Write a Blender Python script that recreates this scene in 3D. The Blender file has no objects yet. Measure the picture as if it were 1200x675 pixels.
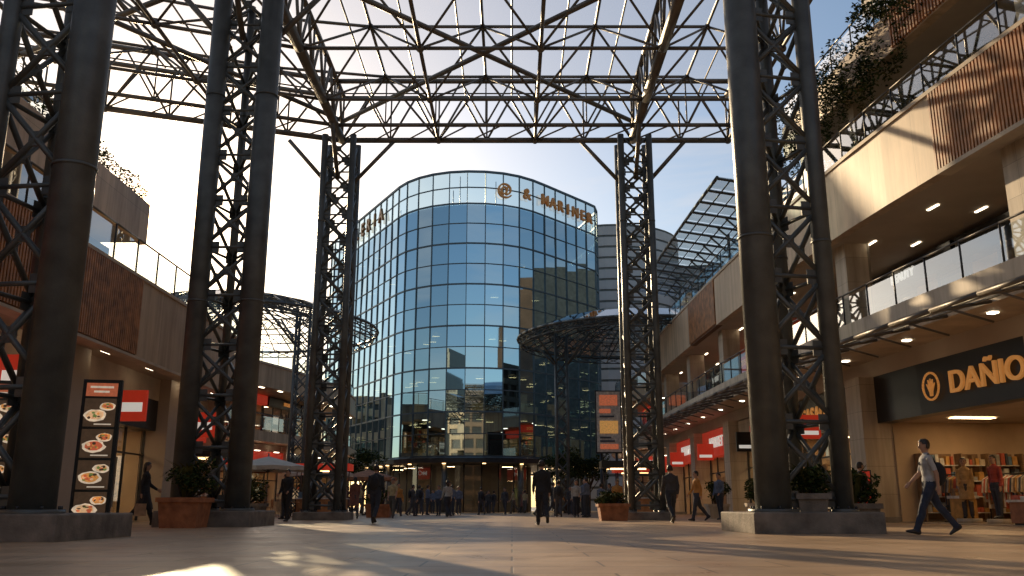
import bpy, bmesh, math, random
import numpy as np
from mathutils import Vector, Matrix, noise
R = random.Random(11)
SUN_AZ = math.radians(-22.2); SUN_EL = math.radians(17.6)
scene = bpy.context.scene
Z = Vector((0,0,1))

# ------------------------------------------------------------------ materials
def nt(m): return m.node_tree.nodes, m.node_tree.links
def mk(name, col, rough=0.5, metal=0.0, var=0.15, scale=1.5, bump=0.0, bscale=20, emit=None, estr=0, detail=6, spec=0.5):
    m = bpy.data.materials.new(name); m.use_nodes = True
    n, l = nt(m); p = n["Principled BSDF"]
    p.inputs["Roughness"].default_value = rough; p.inputs["Metallic"].default_value = metal
    p.inputs["Specular IOR Level"].default_value = spec
    tc = n.new("ShaderNodeTexCoord")
    no = n.new("ShaderNodeTexNoise"); no.inputs["Scale"].default_value = scale; no.inputs["Detail"].default_value = detail
    l.new(tc.outputs["Object"], no.inputs["Vector"])
    r = n.new("ShaderNodeValToRGB")
    r.color_ramp.elements[0].position = 0.3; r.color_ramp.elements[1].position = 0.7
    r.color_ramp.elements[0].color = tuple(c*(1-var) for c in col)+(1,)
    r.color_ramp.elements[1].color = tuple(min(1,c*(1+var)) for c in col)+(1,)
    l.new(no.outputs["Fac"], r.inputs["Fac"]); l.new(r.outputs["Color"], p.inputs["Base Color"])
    if bump > 0:
        b = n.new("ShaderNodeBump"); b.inputs["Strength"].default_value = bump; b.inputs["Distance"].default_value = 0.02
        n2 = n.new("ShaderNodeTexNoise"); n2.inputs["Scale"].default_value = bscale; n2.inputs["Detail"].default_value = 5
        l.new(tc.outputs["Object"], n2.inputs["Vector"]); l.new(n2.outputs["Fac"], b.inputs["Height"]); l.new(b.outputs["Normal"], p.inputs["Normal"])
    if emit:
        p.inputs["Emission Color"].default_value = emit+(1,); p.inputs["Emission Strength"].default_value = estr
        m.cycles.emission_sampling='NONE'
    return m

def glassy(name, tint, refl, refl_tint=(1,1,1), rough=0.02, span=0.55):
    m = bpy.data.materials.new(name); m.use_nodes = True
    n, l = nt(m); n.clear()
    o = n.new("ShaderNodeOutputMaterial"); mx = n.new("ShaderNodeMixShader")
    t = n.new("ShaderNodeBsdfTransparent"); t.inputs[0].default_value = tint+(1,)
    g = n.new("ShaderNodeBsdfGlossy"); g.inputs["Color"].default_value = refl_tint+(1,); g.inputs["Roughness"].default_value = rough
    lw = n.new("ShaderNodeLayerWeight"); lw.inputs["Blend"].default_value = 0.35
    mr = n.new("ShaderNodeMapRange"); mr.inputs["To Min"].default_value = refl; mr.inputs["To Max"].default_value = min(1, refl+span)
    l.new(lw.outputs["Facing"], mr.inputs["Value"]); l.new(mr.outputs[0], mx.inputs[0])
    l.new(t.outputs[0], mx.inputs[1]); l.new(g.outputs[0], mx.inputs[2]); l.new(mx.outputs[0], o.inputs[0])
    return m

def emis(name, col, s, sample=True):
    m = bpy.data.materials.new(name); m.use_nodes = True
    n, l = nt(m); n.clear(); o = n.new("ShaderNodeOutputMaterial"); e = n.new("ShaderNodeEmission")
    e.inputs[0].default_value = col+(1,); e.inputs[1].default_value = s; l.new(e.outputs[0], o.inputs[0])
    if not sample: m.cycles.emission_sampling='NONE'
    return m

def panelled(name, col, bw, bh, rough=0.6, mort=0.006, plane="YZ", var=0.12, dark=0.35, bump=0.3, grime=.85):
    m = mk(name, col, rough, 0, var, 0.8)
    n, l = nt(m); p = n["Principled BSDF"]
    tc = n.new("ShaderNodeTexCoord"); sx = n.new("ShaderNodeSeparateXYZ"); cb = n.new("ShaderNodeCombineXYZ")
    l.new(tc.outputs["Object"], sx.inputs[0])
    l.new(sx.outputs[plane[0]], cb.inputs["X"]); l.new(sx.outputs[plane[1]], cb.inputs["Y"])
    br = n.new("ShaderNodeTexBrick"); br.offset = 0.0 if plane != "XY" else 0.5
    br.inputs["Scale"].default_value = 1; br.inputs["Brick Width"].default_value = bw; br.inputs["Row Height"].default_value = bh
    br.inputs["Mortar Size"].default_value = mort; br.inputs["Mortar Smooth"].default_value = 0.1
    br.inputs["Color1"].default_value = (1,1,1,1); br.inputs["Color2"].default_value = (0.8,0.79,0.78,1); br.inputs["Mortar"].default_value = (dark,dark,dark,1)
    l.new(cb.outputs[0], br.inputs["Vector"])
    src = p.inputs["Base Color"].links[0].from_socket
    mx = n.new("ShaderNodeMix"); mx.data_type = 'RGBA'; mx.blend_type = 'MULTIPLY'; mx.inputs[0].default_value = 1
    l.new(src, mx.inputs[6]); l.new(br.outputs["Color"], mx.inputs[7])
    mp = n.new("ShaderNodeMapping"); mp.inputs["Scale"].default_value = (2.2,2.2,0.18) if plane != "XY" else (.35,.35,.35); l.new(tc.outputs["Object"], mp.inputs[0])
    ns = n.new("ShaderNodeTexNoise"); ns.inputs["Scale"].default_value = 1; ns.inputs["Detail"].default_value = 9; ns.inputs["Roughness"].default_value=.65; l.new(mp.outputs[0], ns.inputs["Vector"])
    rr = n.new("ShaderNodeValToRGB"); rr.color_ramp.elements[0].position=.35; rr.color_ramp.elements[0].color=(.6,.56,.52,1); rr.color_ramp.elements[1].position=.6; rr.color_ramp.elements[1].color=(1,1,1,1)
    l.new(ns.outputs["Fac"], rr.inputs[0])
    m2 = n.new("ShaderNodeMix"); m2.data_type='RGBA'; m2.blend_type='MULTIPLY'; m2.inputs[0].default_value=grime
    l.new(mx.outputs[2], m2.inputs[6]); l.new(rr.outputs[0], m2.inputs[7]); l.new(m2.outputs[2], p.inputs["Base Color"])
    b = n.new("ShaderNodeBump"); b.inputs["Strength"].default_value = bump; b.inputs["Distance"].default_value = 0.01; b.invert = True
    l.new(br.outputs["Fac"], b.inputs["Height"]); l.new(b.outputs["Normal"], p.inputs["Normal"])
    return m

M = {}
M['steel'] = mk("painted_steel", (0.10,0.108,0.105), 0.42, 0.25, 0.28, 2.2, 0.2, 30)
M['steel2'] = mk("roof_steel", (0.15,0.135,0.115), 0.45, 0.35, 0.3, 1.2)
M['dark'] = mk("dark_metal", (0.03,0.032,0.035), 0.4, 0.3, 0.3, 2)
M['conc'] = mk("plinth_concrete", (0.19,0.165,0.14), 0.8, 0, 0.4, 3, 0.6, 25)
M['beige'] = panelled("beige_cladding", (0.62,0.45,0.29), 2.4, 4.0, 0.5)
M['stone'] = panelled("cream_stone", (0.62,0.51,0.38), 3.0, 0.9, 0.5, 0.005)
M['soffit'] = mk("soffit_plaster", (0.46,0.37,0.28), 0.7, 0, 0.1, 0.8)
M['slab'] = mk("slab_edge", (0.52,0.42,0.31), 0.6, 0, 0.2, 1.2)
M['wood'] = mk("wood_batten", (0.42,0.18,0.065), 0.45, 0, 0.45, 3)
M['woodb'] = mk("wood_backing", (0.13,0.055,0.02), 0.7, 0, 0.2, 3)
M['rail'] = glassy("rail_glass", (0.86,0.93,0.92), 0.14)
M['shopglass'] = glassy("shop_glass", (0.93,0.95,0.94), 0.05)
M['dglass'] = glassy("dark_glazing", (0.5,0.52,0.5), 0.16)
M['canopyglass'] = glassy("canopy_glass", (0.72,0.76,0.75), 0.12, rough=0.15)
M['towerglass'] = glassy("curtain_glass", (0.20,0.32,0.37), 0.66, (0.54,0.71,0.80), 0.01, span=.34)
M['towerglass2'] = glassy("curtain_glass_b", (0.16,0.28,0.33), 0.74, (0.47,0.64,0.74), 0.02, span=.26)
M['parapetglass'] = glassy("parapet_glass", (0.6,0.74,0.78), 0.25, (0.66,0.8,0.88), 0.02)
M['mull'] = mk("mullion_aluminium", (0.08,0.105,0.12), 0.4, 0.5, 0.1, 1)
M['warm'] = emis("warm_lamp", (1.0,0.68,0.34), 19)
M['warmt'] = emis("tower_lamp", (1.0,0.58,0.24), 6, False)
M['cool'] = emis("downlight", (1.0,0.84,0.6), 6, False)
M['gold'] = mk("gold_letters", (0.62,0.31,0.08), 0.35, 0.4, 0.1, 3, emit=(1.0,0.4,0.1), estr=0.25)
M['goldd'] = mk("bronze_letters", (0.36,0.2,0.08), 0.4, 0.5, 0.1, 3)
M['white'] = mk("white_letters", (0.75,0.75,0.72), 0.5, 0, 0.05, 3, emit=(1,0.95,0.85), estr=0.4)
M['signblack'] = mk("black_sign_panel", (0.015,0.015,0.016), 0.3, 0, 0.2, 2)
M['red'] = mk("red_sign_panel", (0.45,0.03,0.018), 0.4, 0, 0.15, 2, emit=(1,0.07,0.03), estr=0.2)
M['inwall'] = mk("shop_wall", (0.5,0.36,0.23), 0.7, 0, 0.2, 0.7)
M['core'] = mk("tower_core", (0.08,0.075,0.07), 0.7, 0, 0.2, 0.3)
M['infloor'] = mk("shop_floor", (0.4,0.3,0.2), 0.3, 0, 0.15, 1)
M['terracotta'] = mk("terracotta", (0.34,0.13,0.055), 0.7, 0, 0.35, 5, 0.3, 30)
M['soil'] = mk("soil", (0.05,0.03,0.02), 0.95, 0, 0.3, 20)
M['leaf'] = mk("leaf_green", (0.045,0.07,0.02), 0.9, 0, 0.4, 8, spec=.1)
M['leaf2'] = mk("leaf_olive", (0.085,0.085,0.025), 0.9, 0, 0.4, 8, spec=.1)
M['leaf3'] = mk("leaf_dark", (0.02,0.035,0.012), 0.9, 0, 0.4, 8, spec=.1)
M['bark'] = mk("bark", (0.09,0.06,0.04), 0.9, 0, 0.3, 12)
M['grey'] = mk("grey_cladding", (0.45,0.44,0.44), 0.55, 0.1, 0.1, 0.4)
M['slabgrey'] = mk("floor_slab", (0.13,0.13,0.13), 0.55, 0.1, 0.1, 0.4)
M['canvas'] = mk("canvas", (0.6,0.52,0.42), 0.8, 0, 0.1, 3)
GC=[(0.5,0.4,0.28),(0.5,0.1,0.05),(0.06,0.07,0.09),(0.62,0.57,0.5),(0.12,0.2,0.28),(0.55,0.28,0.07),(0.25,0.15,0.08),(0.35,0.32,0.28)]
goods = [mk("goods_%d"%i, c, 0.6, 0, 0.3, 6) for i,c in enumerate(GC)]
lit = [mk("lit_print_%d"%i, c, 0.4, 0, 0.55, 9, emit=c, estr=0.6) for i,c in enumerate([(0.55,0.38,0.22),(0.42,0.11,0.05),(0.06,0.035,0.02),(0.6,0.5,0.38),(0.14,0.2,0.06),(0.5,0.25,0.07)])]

def paving():
    m = panelled("plaza_paving", (0.54,0.375,0.235), 1.6, 0.8, 0.4, 0.012, "XY", 0.15, 0.35, 0.35, grime=.55)
    n, l = nt(m); p = n["Principled BSDF"]; p.inputs["Specular IOR Level"].default_value=.6
    tc = n.new("ShaderNodeTexCoord"); no = n.new("ShaderNodeTexNoise"); no.inputs["Scale"].default_value = 0.9; no.inputs["Detail"].default_value = 8; no.inputs["Roughness"].default_value = 0.65
    l.new(tc.outputs["Object"], no.inputs["Vector"])
    mr = n.new("ShaderNodeMapRange"); mr.inputs["From Min"].default_value = 0.3; mr.inputs["From Max"].default_value = 0.7
    mr.inputs["To Min"].default_value = 0.26; mr.inputs["To Max"].default_value = 0.52
    l.new(no.outputs["Fac"], mr.inputs["Value"]); l.new(mr.outputs[0], p.inputs["Roughness"])
    return m
M['pave'] = paving()

# ------------------------------------------------------------------ mesh builder
class MB:
    def __init__(s): s.v=[]; s.f=[]; s.mi=[]; s.sm=[]; s.mats=[]
    def _m(s, m):
        if isinstance(m, str): m = M[m]
        if m not in s.mats: s.mats.append(m)
        return s.mats.index(m)
    def add(s, vs, fs, m, smooth=False):
        b = len(s.v); k = s._m(m)
        s.v.extend([tuple(v) for v in vs])
        for i, f in enumerate(fs):
            s.f.append(tuple(b+j for j in f)); s.mi.append(k); s.sm.append(smooth if isinstance(smooth,bool) else smooth[i])
    def hexa(s, p, m):
        s.add(p, [(3,2,1,0),(4,5,6,7),(0,1,5,4),(1,2,6,5),(2,3,7,6),(3,0,4,7)], m)
    def box(s, x0,x1,y0,y1,z0,z1, m):
        s.hexa([(x0,y0,z0),(x1,y0,z0),(x1,y1,z0),(x0,y1,z0),(x0,y0,z1),(x1,y0,z1),(x1,y1,z1),(x0,y1,z1)], m)
    def obox(s, c, a, b, d, m):
        c,a,b,d = map(Vector,(c,a,b,d))
        s.hexa([c-a-b-d,c+a-b-d,c+a+b-d,c-a+b-d,c-a-b+d,c+a-b+d,c+a+b+d,c-a+b+d], m)
    def quad(s, a,b,c,d, m): s.add([a,b,c,d],[(0,1,2,3)],m)
    def tube(s, a, b, r, m, n=8, r2=None, cap=True):
        a=Vector(a); b=Vector(b); d=b-a
        if d.length<1e-6: return
        d.normalize(); r2 = r if r2 is None else r2
        u = d.cross(Z) if abs(d.z)<0.95 else d.cross(Vector((1,0,0)))
        u.normalize(); w = d.cross(u)
        vs=[]
        for c,rr in ((a,r),(b,r2)):
            for i in range(n):
                t=2*math.pi*i/n; vs.append(c+u*math.cos(t)*rr+w*math.sin(t)*rr)
        fs=[(i,(i+1)%n,n+(i+1)%n,n+i) for i in range(n)]; sm=[True]*n
        if cap: fs += [tuple(range(n-1,-1,-1)), tuple(range(n,2*n))]; sm += [False,False]
        s.add(vs, fs, m, sm)
    def ball(s, c, r, m, nu=10, nv=7, sc=(1,1,1)):
        c=Vector(c); vs=[c+Vector((0,0,-r*sc[2]))]
        for j in range(1,nv):
            ph=-math.pi/2+math.pi*j/nv
            for i in range(nu):
                t=2*math.pi*i/nu; vs.append(c+Vector((r*sc[0]*math.cos(ph)*math.cos(t), r*sc[1]*math.cos(ph)*math.sin(t), r*sc[2]*math.sin(ph))))
        vs.append(c+Vector((0,0,r*sc[2])))
        fs=[(0,1+(i+1)%nu,1+i) for i in range(nu)]
        for j in range(nv-2):
            for i in range(nu):
                a=1+j*nu+i; b=1+j*nu+(i+1)%nu; fs.append((a,b,b+nu,a+nu))
        e=len(vs)-1; o=1+(nv-2)*nu
        fs += [(o+i,o+(i+1)%nu,e) for i in range(nu)]
        s.add(vs,fs,m,True)
    def leaves(s, c, rad, n, size, mats, hollow=0.3):
        c=Vector(c)
        for _ in range(n):
            while True:
                p=Vector((R.uniform(-1,1),R.uniform(-1,1),R.uniform(-1,1)))
                if hollow<p.length<1: break
            q=c+Vector((p.x*rad[0],p.y*rad[1],p.z*rad[2]))
            a=Vector((R.uniform(-1,1),R.uniform(-1,1),R.uniform(-.6,.6))).normalized()
            b=a.cross(Vector((R.uniform(-1,1),R.uniform(-1,1),R.uniform(-1,1)))).normalized()
            L=size*R.uniform(.6,1.3); W=L*.42
            s.add([q-a*L*.5,q+b*W*.5,q+a*L*.5,q-b*W*.5],[(0,1,2,3)],R.choice(mats))
    def mesh(s, name):
        me=bpy.data.meshes.new(name); me.from_pydata(s.v,[],s.f)
        for m in s.mats: me.materials.append(m)
        me.polygons.foreach_set("material_index", s.mi); me.polygons.foreach_set("use_smooth", s.sm); me.update()
        return me
    def build(s, name, parent=None, loc=None, bevel=0):
        o=bpy.data.objects.new(name, s.mesh(name)); scene.collection.objects.link(o)
        if parent: o.parent=parent
        if loc: o.location=loc
        if bevel:
            b=o.modifiers.new("b",'BEVEL'); b.width=bevel; b.segments=2; b.limit_method='ANGLE'
        return o
def empty(name, loc=(0,0,0)):
    e=bpy.data.objects.new(name,None); e.location=loc; scene.collection.objects.link(e); e.empty_display_size=0.3; return e

def text(name, body, size, pos, normal_in, mat, parent=None, extrude=0.03, align='CENTER', sx=1.0):
    N=Vector(normal_in).normalized(); right=-(Z.cross(N)); nz=right.cross(Z)
    cu=bpy.data.curves.new(name,'FONT'); cu.body=body; cu.size=size; cu.extrude=extrude; cu.align_x=align; cu.align_y='CENTER'
    cu.materials.append(M[mat] if isinstance(mat,str) else mat); cu.offset=size*0.012
    o=bpy.data.objects.new(name,cu); scene.collection.objects.link(o)
    mt=Matrix((right,Z,nz)).transposed().to_4x4(); mt.translation=Vector(pos)
    o.matrix_world = mt @ Matrix.Diagonal((sx,1,1,1))
    if parent: o.parent=parent
    return o

# ------------------------------------------------------------------ path
class Path:
    def __init__(s, pts, sgn, smooth=3):
        P=[Vector((x,y,0)) for x,y in pts]
        for _ in range(smooth):
            Q=[P[0]]
            for i in range(len(P)-1):
                Q.append(P[i]*.75+P[i+1]*.25); Q.append(P[i]*.25+P[i+1]*.75)
            Q.append(P[-1]); P=Q
        s.P=P; s.c=[0]
        for i in range(1,len(P)): s.c.append(s.c[-1]+(P[i]-P[i-1]).length)
        s.L=s.c[-1]; s.s=sgn
    def pos(s,t):
        t=min(max(t,0),s.L)
        for i in range(1,len(s.P)):
            if s.c[i]>=t-1e-9:
                k=(t-s.c[i-1])/max(1e-9,s.c[i]-s.c[i-1]); return s.P[i-1].lerp(s.P[i],k)
        return s.P[-1]
    def fr(s,t):
        d=(s.pos(t+.6)-s.pos(t-.6)).normalized()
        n=Vector((d.y,-d.x,0))*s.s
        return s.pos(t),d,n
    def at(s,t,o,z):
        p,d,n=s.fr(t); q=p+n*o; q.z=z; return q
    def ty(s,y):
        a,b=0,s.L
        for _ in range(40):
            m=(a+b)/2
            if s.pos(m).y<y: a=m
            else: b=m
        return a
    def lbox(s,mb,t0,t1,o0,o1,z0,z1,m, step=3.0):
        k=max(1,int(math.ceil((t1-t0)/step)))
        rings=[]
        for i in range(k+1):
            t=t0+(t1-t0)*i/k
            rings.append([s.at(t,o0,z0),s.at(t,o1,z0),s.at(t,o1,z1),s.at(t,o0,z1)])
        vs=[v for r in rings for v in r]; fs=[]
        for i in range(k):
            a=4*i
            for j in range(4):
                q=(a+j,a+(j+1)%4,a+4+(j+1)%4,a+4+j); fs.append(q if s.s>0 else q[::-1])
        e=(3,2,1,0); g=tuple(4*k+j for j in range(4))
        fs += [e,g] if s.s>0 else [e[::-1],g[::-1]]
        mb.add(vs,fs,m)

def railing(p, mb, t0, t1, o, z, h=1.1, post=1.5):
    k=max(1,int((t1-t0)/post)); st=(t1-t0)/k
    for i in range(k+1):
        t=t0+i*st; a=p.at(t,o,z)
        mb.tube(a,a+Z*h,0.028,'dark',6)
    for i in range(k):
        a=t0+i*st+.04; b=t0+(i+1)*st-.04
        A=p.at(a,o,z+.08); B=p.at(b,o,z+.08)
        mb.quad(A,B,B+Z*(h-.2),A+Z*(h-.2),'rail')
        mb.tube(p.at(t0+i*st,o,z+h),p.at(t0+(i+1)*st,o,z+h),0.03,'steel2',6)

WORDS=["MODA","CAFE","BOOKS","SPORT","KIDS","SHOES","OPTIC","HOME","TEA","BEAUTY","DENIM","GIFTS","PHONE","BAKERY"]
def shopbay(p, mb, t0, t1, o, z0, ztop, depth=6.0, sign='signblack', signz=(3.2,4.7), parent=None, word=None, wmat='white', open_=False, dens=1.0, glass='shopglass', lamp='warm', pprob=.3):
    p.lbox(mb,t0,t1,o+depth,o+depth+.15,z0,ztop,'inwall')
    p.lbox(mb,t0,t1,o+.2,o+depth,ztop-.02,ztop+.1,'soffit')
    p.lbox(mb,t0-.08,t0+.08,o+.1,o+depth,z0,ztop,'inwall'); p.lbox(mb,t1-.08,t1+.08,o+.1,o+depth,z0,ztop,'inwall')
    p.lbox(mb,t0,t1,o+.05,o+depth,z0-.05,z0+.03,'infloor')
    W=t1-t0
    nl=max(1,int(W/3.2))
    for k in range(nl):
        tc=t0+(k+.5)*W/nl
        for oa,ob in (((1.0,2.4),(depth-2.2,depth-1.2)) if depth>4 else ((1.0,2.2),)):
            mb.quad(p.at(tc-.18,o+oa,ztop-.05),p.at(tc-.18,o+ob,ztop-.05),p.at(tc+.18,o+ob,ztop-.05),p.at(tc+.18,o+oa,ztop-.05),lamp)
    t=t0+.4
    while t<t1-1.2:
        w=R.uniform(.9,1.5)
        if t+w>t1-.2: break
        if R.random()<.25:
            p.lbox(mb,t,t+w,o+depth-.1,o+depth-.02,z0+.9,z0+2.5,R.choice(lit))
        else:
            p.lbox(mb,t,t+.05,o+depth-.5,o+depth-.02,z0,z0+2.3,goods[6])
            for s_ in range(4):
                zz=z0+.35+s_*.52
                p.lbox(mb,t+.05,t+w,o+depth-.48,o+depth-.05,zz,zz+.03,goods[3])
                u=t+.1
                while u<t+w-.2:
                    ww=R.uniform(.08,.25)
                    p.lbox(mb,u,u+ww*.9,o+depth-.42,o+depth-.12,zz+.03,zz+.03+R.uniform(.14,.4),R.choice(goods)); u+=ww+R.uniform(0,.06)
        t+=w+.1
    # shelving along the far party wall
    oo=o+.7; tw_=t1-.1
    while oo<o+depth-1.2:
        w=R.uniform(.8,1.3)
        if R.random()<.25: p.lbox(mb,tw_-.06,tw_,oo,oo+w,z0+.7,z0+2.3,R.choice(lit))
        else:
            p.lbox(mb,tw_-.42,tw_,oo,oo+.05,z0+.03,z0+2.2,goods[6]); p.lbox(mb,tw_-.03,tw_-.005,oo+.05,oo+w,z0+.1,z0+2.2,goods[6])
            for s_ in range(4):
                zz=z0+.3+s_*.5; p.lbox(mb,tw_-.4,tw_-.03,oo+.05,oo+w,zz,zz+.03,goods[3]); u=oo+.1
                while u<oo+w-.12:
                    ww=R.uniform(.07,.2); p.lbox(mb,tw_-.36,tw_-.1,u,u+ww*.9,zz+.03,zz+.03+R.uniform(.12,.4),R.choice(goods)); u+=ww+R.uniform(0,.05)
        oo+=w+.12
    for _ in range(int(W*1.0*dens)):
        tt=R.uniform(t0+.3,t1-1.8); oo=o+R.uniform(.35,depth-2.2); w=R.uniform(.6,1.2); h=R.uniform(.7,1.25)
        p.lbox(mb,tt,tt+w,oo,oo+.6,z0+h-.08,z0+h,goods[3])
        p.lbox(mb,tt+.06,tt+w-.06,oo+.05,oo+.55,z0+.03,z0+h-.08,R.choice([goods[6],goods[3],goods[0],goods[5]]))
        u=tt+.05
        while u<tt+w-.2:
            ww=R.uniform(.1,.22); p.lbox(mb,u,u+ww,oo+.1,oo+.45,z0+h,z0+h+R.uniform(.08,.45),R.choice(goods)); u+=ww+.03
    if not open_:
        k=max(2,int(W/1.5)); door=R.randrange(1,k) if k>2 else 0
        for i in range(k+1):
            t=t0+i*W/k; p.lbox(mb,t-.03,t+.03,o-.02,o+.06,z0,ztop,'dark')
        for i in range(k):
            if i==door: continue
            a=p.at(t0+i*W/k+.03,o+.02,z0+.1); b=p.at(t0+(i+1)*W/k-.03,o+.02,z0+.1)
            mb.quad(a,b,b+Z*(ztop-z0-.15),a+Z*(ztop-z0-.15),glass)
            if R.random()<pprob:
                ta=t0+i*W/k+.2; tb=t0+(i+1)*W/k-.25; p.lbox(mb,ta,tb,o+.1,o+.13,z0+.5,z0+R.uniform(1.7,2.2),R.choice(lit))
                p.lbox(mb,ta+.08,tb-.08,o+.085,o+.1,z0+.7,z0+1.1,R.choice(goods))
        p.lbox(mb,t0,t1,o-.03,o+.05,ztop-.9,ztop-.84,'dark')
    if sign:
        p.lbox(mb,t0+.05,t1-.05,o-.4,o+.12,signz[0],signz[1],sign)
        if word:
            tm=(t0+t1)/2; q=p.at(tm,o-.44,(signz[0]+signz[1])/2); n=p.fr(tm)[2]
            text("shop_lettering",word,(signz[1]-signz[0])*.55,q,n,wmat,parent)

# ------------------------------------------------------------------ ground, world, sun, camera
g=MB(); 
S=1500
g.quad((-S,-S,0),(S,-S,0),(S,S,0),(-S,S,0),'pave'); g.build("ground")

w=bpy.data.worlds.new("World"); scene.world=w; w.use_nodes=True
n=w.node_tree.nodes; l=w.node_tree.links
bg=n["Background"]; sky=n.new("ShaderNodeTexSky"); sky.sky_type='NISHITA'; sky.sun_disc=False
sky.sun_elevation=SUN_EL; sky.sun_rotation=SUN_AZ; sky.air_density=1.1; sky.dust_density=0.7; sky.ozone_density=1.6
tc=n.new("ShaderNodeTexCoord")
mp=n.new("ShaderNodeMapping"); mp.inputs["Scale"].default_value=(1.6,1.6,6); l.new(tc.outputs["Generated"],mp.inputs[0])
cn_=n.new("ShaderNodeTexNoise"); cn_.inputs["Scale"].default_value=1.6; cn_.inputs["Detail"].default_value=9; cn_.inputs["Roughness"].default_value=.6; cn_.inputs["Distortion"].default_value=.6; l.new(mp.outputs[0],cn_.inputs["Vector"])
cr=n.new("ShaderNodeValToRGB"); cr.color_ramp.elements[0].position=.5; cr.color_ramp.elements[0].color=(0,0,0,1); cr.color_ramp.elements[1].position=.82; cr.color_ramp.elements[1].color=(.5,.5,.5,1)
l.new(cn_.outputs["Fac"],cr.inputs[0])
mxs=n.new("ShaderNodeMix"); mxs.data_type='RGBA'; l.new(cr.outputs[0],mxs.inputs[0]); l.new(sky.outputs[0],mxs.inputs[6]); mxs.inputs[7].default_value=(7.5,6.4,5.4,1)
l.new(mxs.outputs[2],bg.inputs[0]); bg.inputs[1].default_value=0.135
sd=Vector((math.sin(SUN_AZ)*math.cos(SUN_EL),math.cos(SUN_AZ)*math.cos(SUN_EL),math.sin(SUN_EL)))
dp=n.new("ShaderNodeVectorMath"); dp.operation='DOT_PRODUCT'; dp.inputs[1].default_value=sd
nm=n.new("ShaderNodeVectorMath"); nm.operation='NORMALIZE'; l.new(tc.outputs["Generated"],nm.inputs[0]); l.new(nm.outputs[0],dp.inputs[0])
def pw(e,k):
    mx=n.new("ShaderNodeMath"); mx.operation='MAXIMUM'; mx.inputs[1].default_value=0; l.new(dp.outputs["Value"],mx.inputs[0])
    a=n.new("ShaderNodeMath"); a.operation='POWER'; a.inputs[1].default_value=e; l.new(mx.outputs[0],a.inputs[0])
    b=n.new("ShaderNodeMath"); b.operation='MULTIPLY'; b.inputs[1].default_value=k; l.new(a.outputs[0],b.inputs[0]); return b
s1=pw(12,0.40); s2=pw(120,1.4); s3=pw(5000,40)
ad=n.new("ShaderNodeMath"); l.new(s1.outputs[0],ad.inputs[0]); l.new(s2.outputs[0],ad.inputs[1])
ad2=n.new("ShaderNodeMath"); l.new(ad.outputs[0],ad2.inputs[0]); l.new(s3.outputs[0],ad2.inputs[1])
bg2=n.new("ShaderNodeBackground"); bg2.inputs[0].default_value=(1,0.60,0.26,1); l.new(ad2.outputs[0],bg2.inputs[1])
adds=n.new("ShaderNodeAddShader"); l.new(bg.outputs[0],adds.inputs[0]); l.new(bg2.outputs[0],adds.inputs[1])
l.new(adds.outputs[0],n["World Output"].inputs[0])

sl=bpy.data.lights.new("sun",'SUN'); sl.energy=5.0; sl.angle=math.radians(0.5); sl.color=(1,0.74,0.44)
so=bpy.data.objects.new("sun",sl); scene.collection.objects.link(so)
so.rotation_euler=(-sd).to_track_quat('-Z','Y').to_euler()

cam=bpy.data.cameras.new("camera"); cam.lens=31.2; cam.sensor_width=36; cam.clip_end=4000; cam.clip_start=0.05
co=bpy.data.objects.new("camera",cam); co.location=(0,0,0.5); co.rotation_euler=(math.radians(90+13.85),0,0)
scene.collection.objects.link(co); scene.camera=co
scene.view_settings.view_transform='Standard'; scene.view_settings.look='None'; scene.view_settings.exposure=0

# ------------------------------------------------------------------ steel towers
def tower(C,rad,ztop,bay,rb,px,ph=0.4,xb=True):
    cx=sum(c[0] for c in C)/len(C); cy=sum(c[1] for c in C)/len(C)
    e=empty("steel_truss_tower",(cx,cy,0)); off=Vector(e.location); m_=len(C)
    mb=MB()
    for (x,y),r in zip(C,rad):
        mb.tube((x,y,ph-.05),(x,y,ztop),r,'steel',24 if r>.2 else 12)
        mb.tube((x,y,ph-.04),(x,y,ph+.06),r*1.4,'steel',24)
        for q in range(8):
            a=q*math.pi/4; mb.tube((x+r*1.25*math.cos(a),y+r*1.25*math.sin(a),ph+.05),(x+r*1.25*math.cos(a),y+r*1.25*math.sin(a),ph+.11),.025,'dark',6)
        z=ph+5.6
        while z<ztop:
            mb.tube((x,y,z),(x,y,z+.05),r*1.06,'steel',24); z+=6.2
    k=int(round((ztop-ph-.3)/bay)); st=(ztop-ph-.3)/k
    for i in range(k):
        z0=ph+.25+i*st
        for j in range(m_):
            a=C[j]; b=C[(j+1)%m_]
            A=Vector((a[0],a[1],z0)); B=Vector((b[0],b[1],z0)); A1=A+Z*st; B1=B+Z*st
            mb.tube(A,B,rb*.8,'steel',8)
            if xb or i%2==0: mb.tube(A,B1,rb,'steel',8)
            if xb or i%2==1: mb.tube(B,A1,rb,'steel',8)
            if xb:
                d=(Vector(b)-Vector(a)).normalized(); dd=Vector((d.x,d.y,0)); nn=dd.cross(Z); mb.obox((A+B1)/2,dd*rb*2.2,nn*rb*.5,Z*rb*2.4,'steel')
            for P_,r_ in ((A,rad[j]),(B,rad[(j+1)%m_])):
                Q=B if P_ is A else A; d=(Q-P_).normalized(); nn=d.cross(Z); mb.obox(P_+d*(r_+.08),d*.12,nn*.012,Z*.16,'steel')
    for v in range(len(mb.v)): mb.v[v]=tuple(Vector(mb.v[v])-off)
    mb.build("truss_legs",e)
    pb=MB(); pb.box(px[0]-off.x,px[1]-off.x,px[2]-off.y,px[3]-off.y,-.02,ph,'conc'); pb.build("plinth",e,bevel=0.03)
    return e
tower([(-8.9,14.2),(-7.35,14.0),(-8.6,15.6)],(.17,.34,.14),16.0,1.75,.055,(-9.6,-6.65,13.4,16.1))
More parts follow.
